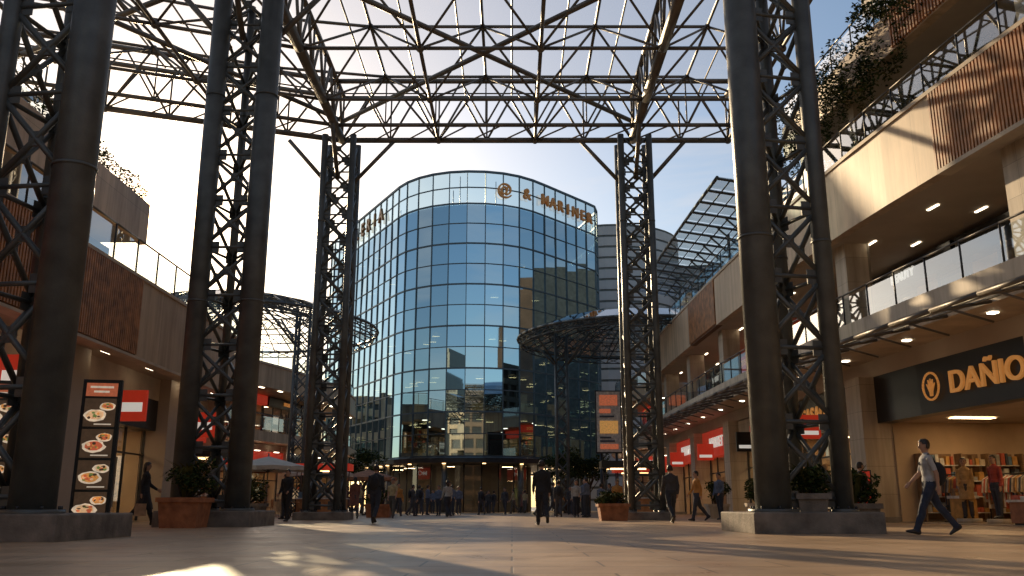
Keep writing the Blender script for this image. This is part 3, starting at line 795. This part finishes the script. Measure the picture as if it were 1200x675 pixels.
for j,z in enumerate(rows[:-1:2]):
    for i in range(0,N):
        if R.random()<(.6 if j<3 else .12):
            p=off(OUT[i],-R.uniform(1.2,5)); inn.box(p.x-.35,p.x+.35,p.y-.1,p.y+.1,z+3.45,z+3.5,'warmt')
        if j<2 and R.random()<.7:
            p=off(OUT[i],-R.uniform(2,6)); h=R.uniform(.8,2.6); inn.box(p.x-.6,p.x+.6,p.y-.4,p.y+.4,z,z+h,R.choice([lit[0],lit[5],lit[5]]+goods[:3]))
slabp(-.3,28.3,.3,'slabgrey')
rp=[off(p,-7) for p in OUT]; vs=[(p.x,p.y,28.6) for p in rp]+[(p.x,p.y,30.6) for p in rp]
inn.add(vs,[tuple(range(2*N-1,N-1,-1))]+[(k_,(k_+1)%N,N+(k_+1)%N,N+k_) for k_ in range(N)],'slabgrey')
for _ in range(9):
    p=off(R.choice(OUT),-8); inn.tube((p.x,p.y,30),(p.x,p.y,R.uniform(32.5,35)),.05,'dark',5)
inn.build("interior",gt)
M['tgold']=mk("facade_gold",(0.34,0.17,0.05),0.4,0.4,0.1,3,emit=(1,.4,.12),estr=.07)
def letters(word,x,y,sp,size,mat,z=30.1):
    i=min(range(N),key=lambda k:(OUT[k]-Vector((x,y))).length); st=1 if OUT[(i+1)%N].x>OUT[i].x else -1
    pts=[OUT[(i+st*k)%N] for k in range(30)]; pos=0; seg=0; acc=0
    for ch in word:
        while True:
            Ls=(pts[seg+1]-pts[seg]).length
            if acc+Ls>=pos: break
            acc+=Ls; seg+=1
        p=pts[seg].lerp(pts[seg+1],(pos-acc)/Ls); d=(pts[seg+1]-pts[seg]).normalized(); nn_=Vector((d.y,-d.x,0))
        if nn_.xy.dot(p-cen)<0: nn_=-nn_
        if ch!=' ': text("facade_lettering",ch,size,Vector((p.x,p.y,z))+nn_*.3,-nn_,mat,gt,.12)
        pos+=sp
letters("@ & MARINER",-1.0,81.5,1.25,1.55,'tgold'); letters("GALERIA",-17.5,99,1.9,2.0,'goldd')

ob=empty("office_block"); mb=MB()
def curved_block(cx,cy,r,h):
    n=40
    for z in np.arange(0,h,1.5):
        for i in range(n):
            a=2*math.pi*i/n;b=2*math.pi*(i+1)/n
            A=Vector((cx+r*math.cos(a),cy+r*math.sin(a),z));B_=Vector((cx+r*math.cos(b),cy+r*math.sin(b),z))
            C_=Vector((cx,cy,z)); 
            mb.quad(A,B_,B_+Z*1.2,A+Z*1.2,'grey')
            A2=C_+(A-C_)*.985; B2=C_+(B_-C_)*.985
            mb.quad(A2+Z*1.2,B2+Z*1.2,B2+Z*1.5,A2+Z*1.5,'steel'); mb.quad(A,A2,B2,B_,'grey'); mb.quad(A+Z*1.2,B_+Z*1.2,B2+Z*1.2,A2+Z*1.2,'grey')
    mb.add([(cx+r*math.cos(2*math.pi*i/n),cy+r*math.sin(2*math.pi*i/n),math.ceil(h/1.5)*1.5) for i in range(n)],[tuple(range(n))],'grey')
curved_block(14,124,10,36.5); curved_block(27,128,9.5,32.5); mb.build("louvred_blocks",ob)
def office(x0,x1,y0,y1,h,fl=3.5,bw=3.0,mat='beige'):
    e=empty("office_building"); mb=MB(); mb.box(x0+.4,x1-.4,y0+.4,y1-.4,0,h,'dark')
    z=0
    while z<h: mb.box(x0,x1,y0,y1,z,z+1.1,mat); z+=fl
    mb.box(x0,x1,y0,y1,h,h+1.2,mat)
    x=x0
    while x<=x1+.1: mb.box(x-.25,x+.25,y0-.05,y1+.05,0,h,mat); x+=bw
    y=y0
    while y<=y1+.1: mb.box(x0-.05,x1+.05,y-.25,y+.25,0,h,mat); y+=bw
    mb.build("facade",e)
M['brown']=mk("brown_render",(0.2,0.13,0.09),.7,0,.2,.3)
office(-130,-98,-95,-70,30,mat='brown'); office(-92,-62,-90,-70,40,mat='steel'); office(-57,-32,-85,-65,24); office(-27,-9,-112,-94,88,mat='steel')  # low blocks behind the camera: unseen, added to darken the tower's lower reflections
office(-6,18,-85,-66,30,mat='brown'); office(22,42,-90,-66,44,mat='steel'); office(47,80,-85,-62,28); office(85,120,-70,-40,46,mat='brown')  # more low blocks added out of view for the tower glass to mirror
office(46,78,84,112,34,mat='steel'); office(80,110,30,70,40,mat='brown'); office(80,120,-20,20,30,mat='steel')  # first block: unseen to the east, added as a dark reflection in the tower
office(-75,-50,120,140,16); office(-48,-36,150,165,20)

# ------------------------------------------------------------------ planters, umbrella, tree, kiosk
def planter(pos,w_,h_,bush,mat='terracotta'):
    e=empty("planter",pos); mb=MB()
    a=w_/2; b=a*.86
    mb.hexa([(-b,-b,0),(b,-b,0),(b,b,0),(-b,b,0),(-a,-a,h_),(a,-a,h_),(a,a,h_),(-a,a,h_)],mat)
    mb.box(-a-.04,a+.04,-a-.04,-a+.05,h_-.09,h_+.02,mat);mb.box(-a-.04,a+.04,a-.05,a+.04,h_-.09,h_+.02,mat)
    mb.box(-a-.04,-a+.05,-a+.05,a-.05,h_-.09,h_+.02,mat);mb.box(a-.05,a+.04,-a+.05,a-.05,h_-.09,h_+.02,mat)
    mb.box(-a+.05,a-.05,-a+.05,a-.05,h_,h_+.012,'soil')
    mb.build("pot",e)
    pb=MB()
    for _ in range(13):
        c=Vector((R.uniform(-a,a)*.9,R.uniform(-a,a)*.9,h_+bush*R.uniform(.2,.9)))
        pb.tube((c.x*.3,c.y*.3,h_),c,.018,'bark',5,.008)
        pb.leaves(c,(w_*.26,w_*.26,bush*.22),70,.13,LV,hollow=0)
    for _ in range(34):
        a_=R.uniform(0,6.28); top=Vector((math.cos(a_)*w_*.7,math.sin(a_)*w_*.7,h_+bush*R.uniform(.4,1.15)))
        m_=Vector((top.x*.45,top.y*.45,h_+bush*.85)); b0=Vector((top.x*.1,top.y*.1,h_)); s_=Vector((-math.sin(a_),math.cos(a_),0))*.03
        pb.add([b0-s_,b0+s_,m_+s_,m_-s_,top],[(0,1,2,3),(3,2,4)],'leaf2')
    pb.build("shrub",e)
planter((-8.05,22.5,0),1.0,.7,.9); planter((7.35,19.6,0),.8,.55,.75,mat='conc'); planter((5.95,18.3,.4),.62,.34,.6,mat='conc')
planter((3.75,34,0),1.1,.6,.45); planter((8.1,30,0),.7,.6,.8,mat='stone'); planter((9.2,41,0),.9,.6,1.0,mat='stone')
planter((-9.6,33,0),1.2,.6,.9,mat='conc'); planter((-6.4,44,0),1.2,.6,.7)
def umbrella(pos,r,h,mat='canvas'):
    e=empty("market_umbrella",pos); mb=MB(); mb.tube((0,0,0),(0,0,h+.15),.035,'steel2',8); mb.tube((0,0,0),(0,0,.08),.3,'conc',16)
    n=8
    for i in range(n):
        a=2*math.pi*i/n;b=2*math.pi*(i+1)/n; A=Vector((r*math.cos(a),r*math.sin(a),h-.55));B_=Vector((r*math.cos(b),r*math.sin(b),h-.55)); C_=Vector((0,0,h)); m_=(A+B_)/2+Z*.05
        mb.add([C_,A,m_,B_],[(0,1,2),(0,2,3)],mat); mb.add([A,m_,B_,B_-Z*.2,m_-Z*.2,A-Z*.2],[(0,1,4,5),(1,2,3,4)],mat); mb.tube(C_-Z*.03,A-Z*.03,.015,'dark',5); mb.tube((0,0,h-.8),A.lerp(C_,.5)-Z*.03,.012,'dark',5)
    mb.build("umbrella",e)
umbrella((-12.4,46,0),2.1,3.0); umbrella((-14.5,50,0),2.0,3.1,'terracotta'); umbrella((-11,52,0),1.9,2.9); umbrella((-9.5,60,0),1.9,2.9,'terracotta')
def cafe(pos):
    e=empty("cafe_table",pos); mb=MB(); mb.tube((0,0,0),(0,0,.72),.03,'dark',8); mb.tube((0,0,.72),(0,0,.75),.4,'wood',16); mb.tube((0,0,0),(0,0,.03),.25,'dark',12)
    for a in (0,2.1,4.2):
        c=Vector((.7*math.cos(a),.7*math.sin(a),0)); mb.box(c.x-.2,c.x+.2,c.y-.2,c.y+.2,.43,.47,'wood')
        for dx in(-.17,.17):
            for dy in(-.17,.17): mb.tube((c.x+dx,c.y+dy,0),(c.x+dx,c.y+dy,.44),.013,'dark',5)
        o=c.normalized()*.2; s_=Vector((-o.y,o.x,0)); mb.obox(c+o+Z*.68,s_,o*.08,Z*.2,'wood')
    mb.build("table_and_chairs",e)
for p in ((-12.2,45,0),(-13.5,48,0),(-10.6,51,0),(-11.5,47.6,0)): cafe(p)
def kiosk(pos,w_,sign='red'):
    e=empty("market_kiosk",pos); mb=MB(); mb.box(-w_/2,w_/2,-.5,.5,0,.9,'wood'); mb.box(-w_/2-.05,w_/2+.05,-.55,.55,.9,.96,goods[3])
    for x in(-w_/2,w_/2):
        for y in(-.5,.5): mb.tube((x,y,0),(x,y,2.4),.03,'dark',6)
    mb.box(-w_/2-.2,w_/2+.2,-.7,.7,2.4,2.75,sign); mb.box(-w_/2+.3,w_/2-.3,-.1,.1,2.34,2.39,'warmt')
    x=-w_/2+.1
    while x<w_/2-.2: mb.box(x,x+.2,-.4,.3,.96,1.0+R.uniform(.1,.4),R.choice(goods)); x+=.25
    mb.build("stall",e)
kiosk((-10.2,49,0),2.6); kiosk((5.9,46,0),2.4,'signblack'); kiosk((7.3,52,0),2.6,'red'); kiosk((-12.6,36,0),2.0,'signblack')
def tree(pos,h,r):
    e=empty("street_tree",pos); mb=MB(); mb.tube((0,0,0),(.1,0,h*.5),.16,'bark',8,.1)
    for i in range(9):
        a=i*2.4; q=Vector((math.cos(a)*r*.6,math.sin(a)*r*.6,h*(.6+.035*i))); mb.tube((.1,0,h*(.35+.015*i)),q,.06,'bark',6,.02)
        for _ in range(2): mb.leaves(q+Vector((R.uniform(-.6,.6),R.uniform(-.6,.6),R.uniform(-.3,.6))),(r*.42,r*.42,r*.3),170,.22,LV,hollow=0)
    mb.build("tree",e)
tree((4.2,72,0),5.0,1.7); tree((6.3,75,0),4.6,1.6); tree((-11.5,70,0),4.6,1.5)

# ------------------------------------------------------------------ PEOPLE
skin=mk("skin",(0.42,0.24,0.16),0.55,0,0.08,8); hairm=mk("hair",(0.02,0.014,0.01),0.5,0,0.3,30); shoe=mk("shoe",(0.03,0.025,0.022),0.5,0,0.2,10); eyem=mk("eye",(0.03,0.02,0.02),0.2); lipm=mk("lips",(0.3,0.12,0.1),0.5)
_cloth={}
def cloth(c):
    if c not in _cloth: _cloth[c]=mk("cloth_%d"%len(_cloth),c,0.85,0,0.25,7,0.5,60)
    return _cloth[c]
def loft(vs,fs,pts,rx,ry,ax=None,n=12):
    b0=len(vs); k=len(pts)
    for i,p in enumerate(pts):
        d=(pts[min(i+1,k-1)]-pts[max(i-1,0)]).normalized()
        a=(ax or Vector((1,0,0))); a=(a-d*a.dot(d))
        if a.length<1e-3: a=Vector((0,1,0))
        a.normalize(); b=d.cross(a)
        for j in range(n):
            t=2*math.pi*j/n; vs.append(p+a*rx[i]*math.cos(t)+b*ry[i]*math.sin(t))
    for i in range(k-1):
        for j in range(n): fs.append((b0+i*n+j,b0+i*n+(j+1)%n,b0+(i+1)*n+(j+1)%n,b0+(i+1)*n+j))
    fs.append(tuple(b0+j for j in range(n-1,-1,-1))); fs.append(tuple(b0+(k-1)*n+j for j in range(n)))
def V(x,y,z): return Vector((x,y,z))
def person_mesh(name,top=(0.03,0.03,0.035),bot=(0.03,0.035,0.05),leg=(.35,-.3),knee=(.1,.45),arm=(-.3,.35),elbow=(.35,.5),longs=True,coat=False,skirt=False,hair='short',bag=None,vox=0.014,female=False,fingers=True,spread=0.05):
    vs=[];fs=[];seg=[]
    sw=.9 if female else 1.0
    tz=[.84,.90,.97,1.07,1.18,1.30,1.39,1.44,1.475,1.51,1.56]
    rx=[.12,.165,.168,.142,.148,.172,.182,.16,.085,.056,.054]
    ry=[.09,.118,.12,.102,.105,.12,.112,.09,.065,.056,.056]
    py=[0,-.008,-.005,.0,.004,.008,.002,-.006,-.008,-.002,.008]
    if not female and longs: rx=[r*1.08 if i<8 else r for i,r in enumerate(rx)]; ry=[r*1.12 if i<8 else r for i,r in enumerate(ry)]; rx[1]=.185; rx[2]=.185; rx[3]=.172; rx[4]=.168
    if female: rx=[.125,.17,.172,.128,.13,.15,.162,.145,.07,.05,.048]
    loft(vs,fs,[V(0,py[i],tz[i]) for i in range(11)],rx,ry,n=18)
    seg+= [(V(0,0,.86),V(0,0,.96),.16,'b'),(V(0,0,1.03),V(0,0,1.40),.16,'t'),(V(0,0,1.5),V(0,0,1.55),.05,'s')]
    lows=[]
    for s_,(la_,kn) in zip((-1,1),zip(leg,knee)):
        hip=V(s_*.088,0,.90); kn_p=hip+V(s_*.01,math.sin(la_),-math.cos(la_))*.43; an=kn_p+V(0,math.sin(la_-kn),-math.cos(la_-kn))*.42
        f=1.2
        pts=[hip+V(0,0,.03),hip.lerp(kn_p,.3),hip.lerp(kn_p,.7),kn_p,kn_p.lerp(an,.3)+V(0,-.012,0),kn_p.lerp(an,.7),an]
        r=[.088*f,.086*f,.07*f,.06*f,.06*f,.052*f,.05*f]
        loft(vs,fs,pts,r,r); seg.append((hip,kn_p,.08,'b')); seg.append((kn_p,an,.055,'b'))
        pitch=(la_-kn)*.85 if (la_-kn)<0 else (la_-kn)*.55
        fd=V(s_*.1,math.cos(pitch),math.sin(pitch)).normalized(); up=V(0,-math.sin(pitch),math.cos(pitch))
        h0=an-fd*.06-up*.035; 
        loft(vs,fs,[h0-fd*.015,h0+fd*.03,h0+fd*.12-up*.005,h0+fd*.2-up*.015,h0+fd*.255-up*.022],[.03,.042,.045,.05,.03],[.035,.05,.042,.03,.018])
        seg.append((h0-up*.02,h0+fd*.25-up*.02,.05,'f'))
        lows+= [(h0-up*.045).z,(h0+fd*.2-up*.05).z]
    hands=[]
    for s_,(aa,el) in zip((-1,1),zip(arm,elbow)):
        sh=V(s_*.185*sw,0,1.405); eb=sh+V(s_*(spread+.06),math.sin(aa),-math.cos(aa)).normalized()*.285
        wr=eb+V(s_*.03-s_*.05*el,math.sin(aa+el),-math.cos(aa+el)).normalized()*.25
        f=1.2 if longs else 1
        loft(vs,fs,[V(s_*.12,0,1.40),sh,sh.lerp(eb,.4),eb],[.06,.062*f,.05*f,.043*f],[.06,.06*f,.05*f,.043*f])
        loft(vs,fs,[eb-(wr-eb)*.05,eb.lerp(wr,.3),wr],[.043*f,.042*f,.03*f],[.043*f,.042*f,.028*f])
        seg.append((sh,eb if longs else sh.lerp(eb,.75),.05,'t'))
        if not longs: seg.append((sh.lerp(eb,.85),eb,.04,'s'))
        seg.append((eb,wr,.035,'t' if longs else 's'))
        hd=(wr-eb).normalized(); side=V(0,1,0)-hd*hd.y; side.normalize()
        kn_=wr+hd*.09
        loft(vs,fs,[wr-hd*.01,wr+hd*.03,kn_],[.026,.038,.04],[.02,.016,.014],ax=side)
        seg.append((wr,kn_+hd*.08,.03,'s'))
        if fingers:
            for q,(o,Lf) in enumerate(((.03,.07),(.01,.08),(-.011,.074),(-.031,.058))):
                a=kn_+side*o-hd*.012; b=a+hd*Lf*.5; c=b+(hd*.8+V(-s_*.5,0,0)).normalized()*Lf*.45
                loft(vs,fs,[a,b,c],[.0105,.0098,.008],[.0105,.0098,.008],n=8)
            a=wr+hd*.03+side*.03; b=a+(hd*.6+side*.7).normalized()*.04; c=b+(hd+side*.1).normalized()*.03
            loft(vs,fs,[a,b,c],[.0125,.011,.009],[.0125,.011,.009],n=8)
        hands.append(kn_)
    hz=[1.505,1.53,1.565,1.61,1.655,1.70,1.735,1.757]; hx=[.03,.05,.063,.072,.076,.070,.052,.02]; hy=[.03,.052,.078,.09,.096,.09,.066,.025]; ho=[.05,.035,.022,.016,.01,.004,-.002,-.004]
    loft(vs,fs,[V(0,ho[i],hz[i]) for i in range(8)],hx,hy,n=18); seg.append((V(0,.02,1.57),V(0,.01,1.70),.08,'s'))
    loft(vs,fs,[V(0,.095,1.655),V(0,.108,1.63),V(0,.120,1.607),V(0,.10,1.598)],[.008,.012,.017,.014],[.01,.012,.014,.008],n=8)
    for s_ in(-1,1): loft(vs,fs,[V(s_*.072,0,1.655),V(s_*.085,-.008,1.63),V(s_*.074,.004,1.595)],[.012,.01,.01],[.022,.026,.014],n=8)
    if coat or skirt:
        z1=.45 if coat else .52
        lm=max(abs(math.sin(x)) for x in leg)*.28
        loft(vs,fs,[V(0,0,1.08),V(0,0,.93),V(0,0,.72),V(0,0,z1)],[.15,.185,.2,.22],[.12,.14,.15+lm*.4,.16+lm],n=18)
        k_='t' if coat else 'k'
        for yy in(-.12-lm*.6,0,.12+lm*.6): seg.append((V(-.12,yy,z1+.02),V(-.12,yy*.7,.95),.11,k_)); seg.append((V(.12,yy,z1+.02),V(.12,yy*.7,.95),.11,k_))
    me=bpy.data.meshes.new(name); me.from_pydata([tuple(v) for v in vs],[],fs); me.update()
    ob=bpy.data.objects.new("tmp",me); scene.collection.objects.link(ob)
    rm=ob.modifiers.new("r",'REMESH'); rm.mode='VOXEL'; rm.voxel_size=vox; rm.use_smooth_shade=True
    sm_=ob.modifiers.new("s",'SMOOTH'); sm_.factor=.5; sm_.iterations=2 if vox<.02 else 1
    dg=bpy.context.evaluated_depsgraph_get(); dg.update(); me2=bpy.data.meshes.new_from_object(ob.evaluated_get(dg)); bpy.data.objects.remove(ob)
    nf=len(me2.polygons); fc=np.empty(nf*3); me2.polygons.foreach_get("center",fc); fc=fc.reshape(-1,3)
    best=np.full(nf,1e9); lab=np.zeros(nf,int); labs=['t','b','s','f','k']
    for a,b,r,k_ in seg:
        a=np.array(a);b=np.array(b);d=b-a;t=np.clip(((fc-a)@d)/max(1e-9,d@d),0,1); q=np.linalg.norm(fc-(a+t[:,None]*d),axis=1)-r
        mk_=q<best; best[mk_]=q[mk_]; lab[mk_]=labs.index(k_)
    hd_=fc[:,2]>1.5
    lab[hd_]=2
    hm=hd_&((fc[:,2]>1.70)|((fc[:,1]<.0)&(fc[:,2]>(1.585 if hair=='short' else 1.48)))|((fc[:,2]>1.66)&(fc[:,1]<.055)))
    lab[hm]=5
    lab[(fc[:,2]>.98)&(lab==1)&(np.abs(fc[:,0])<.22)]=0
    me2.materials.clear()
    for m_ in (cloth(top),cloth(bot),skin,shoe,cloth(bot if not skirt else top),hairm): me2.materials.append(m_)
    me2.polygons.foreach_set("material_index",lab.tolist()); me2.polygons.foreach_set("use_smooth",[True]*nf)
    nv=len(me2.vertices); cc=np.empty(nv*3); me2.vertices.foreach_get("co",cc); cc=cc.reshape(-1,3)
    nr=np.empty(nv*3); me2.vertices.foreach_get("normal",nr); nr=nr.reshape(-1,3)
    nl=len(me2.loops); lv=np.empty(nl,int); me2.loops.foreach_get("vertex_index",lv)
    ls=np.empty(nf,int); me2.polygons.foreach_get("loop_total",ls); hv=np.zeros(nv,bool); hv[lv[np.repeat(lab==5,ls)]]=True
    dv=cc-np.array([0,0,1.66]); dv/=np.maximum(1e-6,np.linalg.norm(dv,axis=1))[:,None]
    fold=np.array([noise.noise((c[0]*9,c[1]*9,c[2]*14)) if .1<c[2]<1.42 and abs(c[0])<.4 else 0 for c in cc])*.008
    cc=cc+nr*fold[:,None]; cc[hv]+=dv[hv]*.014
    me2.vertices.foreach_set("co",cc.ravel()); me2.update()
    ex=MB()
    for s_ in(-1,1):
        ex.ball((s_*.03,.103,1.645),.010,eyem,8,6); ex.obox((s_*.03,.107,1.668),(.016,0,0),(0,.003,0),(0,0,.003),hairm)
    ex.obox((0,.112,1.572),(.022,0,0),(0,.004,0),(0,0,.005),lipm)
    if hair=='long': ex.ball((0,-.055,1.56),.1,hairm,12,8,(.75,.5,1.5))
    bk=cloth((.02,.02,.025))
    if bag=='back': 
        ex.ball((0,-.19,1.22),.2,bk,12,10,(.75,.5,1.15))
        for s_ in(-1,1): ex.tube((s_*.11,-.1,1.42),(s_*.12,.13,1.30),.02,bk,6); ex.tube((s_*.12,.13,1.30),(s_*.14,-.08,1.08),.02,bk,6)
    if bag=='side':
        c=V(.1,-.22,1.12); ex.ball(c,.2,bk,14,10,(.6,.7,1.1))
        ex.tube(c+V(0,0,.1),V(.02,-.13,1.40),.018,bk,6); ex.tube(V(.02,-.13,1.40),V(-.09,-.02,1.475),.018,bk,6); ex.tube(V(-.09,-.02,1.475),V(.0,.14,1.3),.018,bk,6); ex.tube(V(.0,.14,1.3),c+V(-.02,.1,.08),.018,bk,6)
    if bag=='hand':
        h=hands[1]; ex.tube(h+V(0,-.05,-.02),h+V(0,-.05,-.2),.006,shoe,5); ex.tube(h+V(0,.05,-.02),h+V(0,.05,-.2),.006,shoe,5); ex.obox(h+V(0,0,-.36),(.05,0,0),(0,.15,0),(0,0,.17),cloth((.45,.3,.18)))
    base=len(me2.materials); em=ex.mesh("x"); bm=bmesh.new(); bm.from_mesh(me2); n0=len(bm.faces); bm.from_mesh(em); bm.faces.ensure_lookup_table()
    for i in range(n0,len(bm.faces)): bm.faces[i].material_index+=base
    lo=min(lows)
    for v in bm.verts: v.co.z-=lo
    mo=bpy.data.meshes.new(name); bm.to_mesh(mo); bm.free()
    for m_ in me2.materials: mo.materials.append(m_)
    for m_ in em.materials: mo.materials.append(m_)
    return mo
def put(me,x,y,rot,name="person",z=0,s=1.0):
    o=bpy.data.objects.new(name,me); o.location=(x,y,z); o.rotation_euler=(0,0,math.radians(rot)); o.scale=(s,s,s); scene.collection.objects.link(o); return o
blk=(.02,.02,.023)
put(person_mesh("p1",(.42,.42,.42),(.03,.04,.07),(.42,-.42),(.08,.25),(-.3,.3),(.25,.5),longs=False,bag='side'),7.75,16.9,82)
put(person_mesh("p2",blk,(.02,.022,.03),(.22,-.3),(.1,.55),(.2,-.2),(.3,.3)),.84,25.6,5)
put(person_mesh("p3",(.03,.028,.03),blk,(-.35,.38),(.4,.1),(.3,-.3),(.7,.4),coat=True,hair='long',female=True,bag='hand'),-10.2,25.3,-75,s=.98)
put(person_mesh("p4",blk,blk,(.15,-.2),(.1,.3),(.1,.1),(.9,.5),bag='hand'),-7.9,32,160)
put(person_mesh("p5",(.03,.035,.045),(.03,.035,.05),(.2,-.25),(.15,.5),(-.2,.2),(.3,.3),bag='back'),-4.25,28.4,-8)
put(person_mesh("p6",(.05,.05,.055),(.025,.03,.04),(-.3,.25),(.5,.1),(.3,-.25),(.4,.4)),4.95,28.4,10)
pw_=[person_mesh("p7",(.5,.22,.05),(.05,.05,.06),(.3,-.3),(.1,.4),(-.3,.3),(.3,.4),vox=.018),
     person_mesh("p8",(.45,.36,.2),(.1,.09,.08),(.25,-.3),(.1,.5),(.3,-.2),(.3,.4),vox=.018,longs=False),
     person_mesh("p9",(.12,.15,.22),(.04,.045,.06),(.05,-.05),(.05,.1),(.0,.1),(.9,.3),vox=.018),
     person_mesh("p10",(.4,.38,.36),(.03,.03,.04),(-.25,.3),(.5,.1),(.3,-.2),(.3,.4),vox=.018,female=True,hair='long'),
     person_mesh("p11",(.2,.08,.06),(.05,.05,.06),(.2,-.2),(.1,.3),(-.1,.2),(.4,.4),vox=.018,female=True,hair='long',skirt=True),
     person_mesh("p12",(.06,.06,.065),(.05,.05,.06),(.2,-.25),(.1,.4),(-.2,.2),(.3,.4),vox=.018,bag='back')]
put(pw_[0],6.7,33,95); put(pw_[1],-5.5,42,170); put(pw_[2],8.2,36,120); put(pw_[4],-6.9,40,20); put(pw_[5],2.3,45,0); put(pw_[3],3.1,44,180)
put(pw_[2],-9.2,37,70); put(pw_[5],9.8,25.5,-80,s=.97); put(pw_[3],-10.4,30,-60)
placed=[]
for i in range(60):
    for _ in range(30):
        x=R.uniform(-11,7.6); y=R.uniform(43,76)
        if all((x-a)**2+(y-b)**2>.8 for a,b in placed): break
    placed.append((x,y)); put(R.choice(pw_+[pw_[5],pw_[2]]),x,y,R.choice([0,180,90,-90])+R.uniform(-35,35),s=R.uniform(.92,1.05))
mq=[person_mesh("m1",(.5,.3,.12),(.06,.05,.05),(0,0),(0,0),(0,.1),(.1,.5),female=True,skirt=True,hair='short'),
    person_mesh("m2",(.38,.06,.04),(.05,.05,.06),(.05,-.05),(0,.05),(0,-.1),(.2,.2),female=True)]
for i,(yy,oo) in enumerate(((27.2,2.5),(25.9,2.6),(24.9,3.2))):
    q=PR.at(T_(yy),oo,0); b=MB(); b.tube((0,0,0),(0,0,.16),.35,'stone',20)
    e=empty("mannequin",(q.x,q.y,0)); b.build("base",e); o=put(mq[i%2],0,0,[150,110,120][i],"figure",.16); o.parent=e
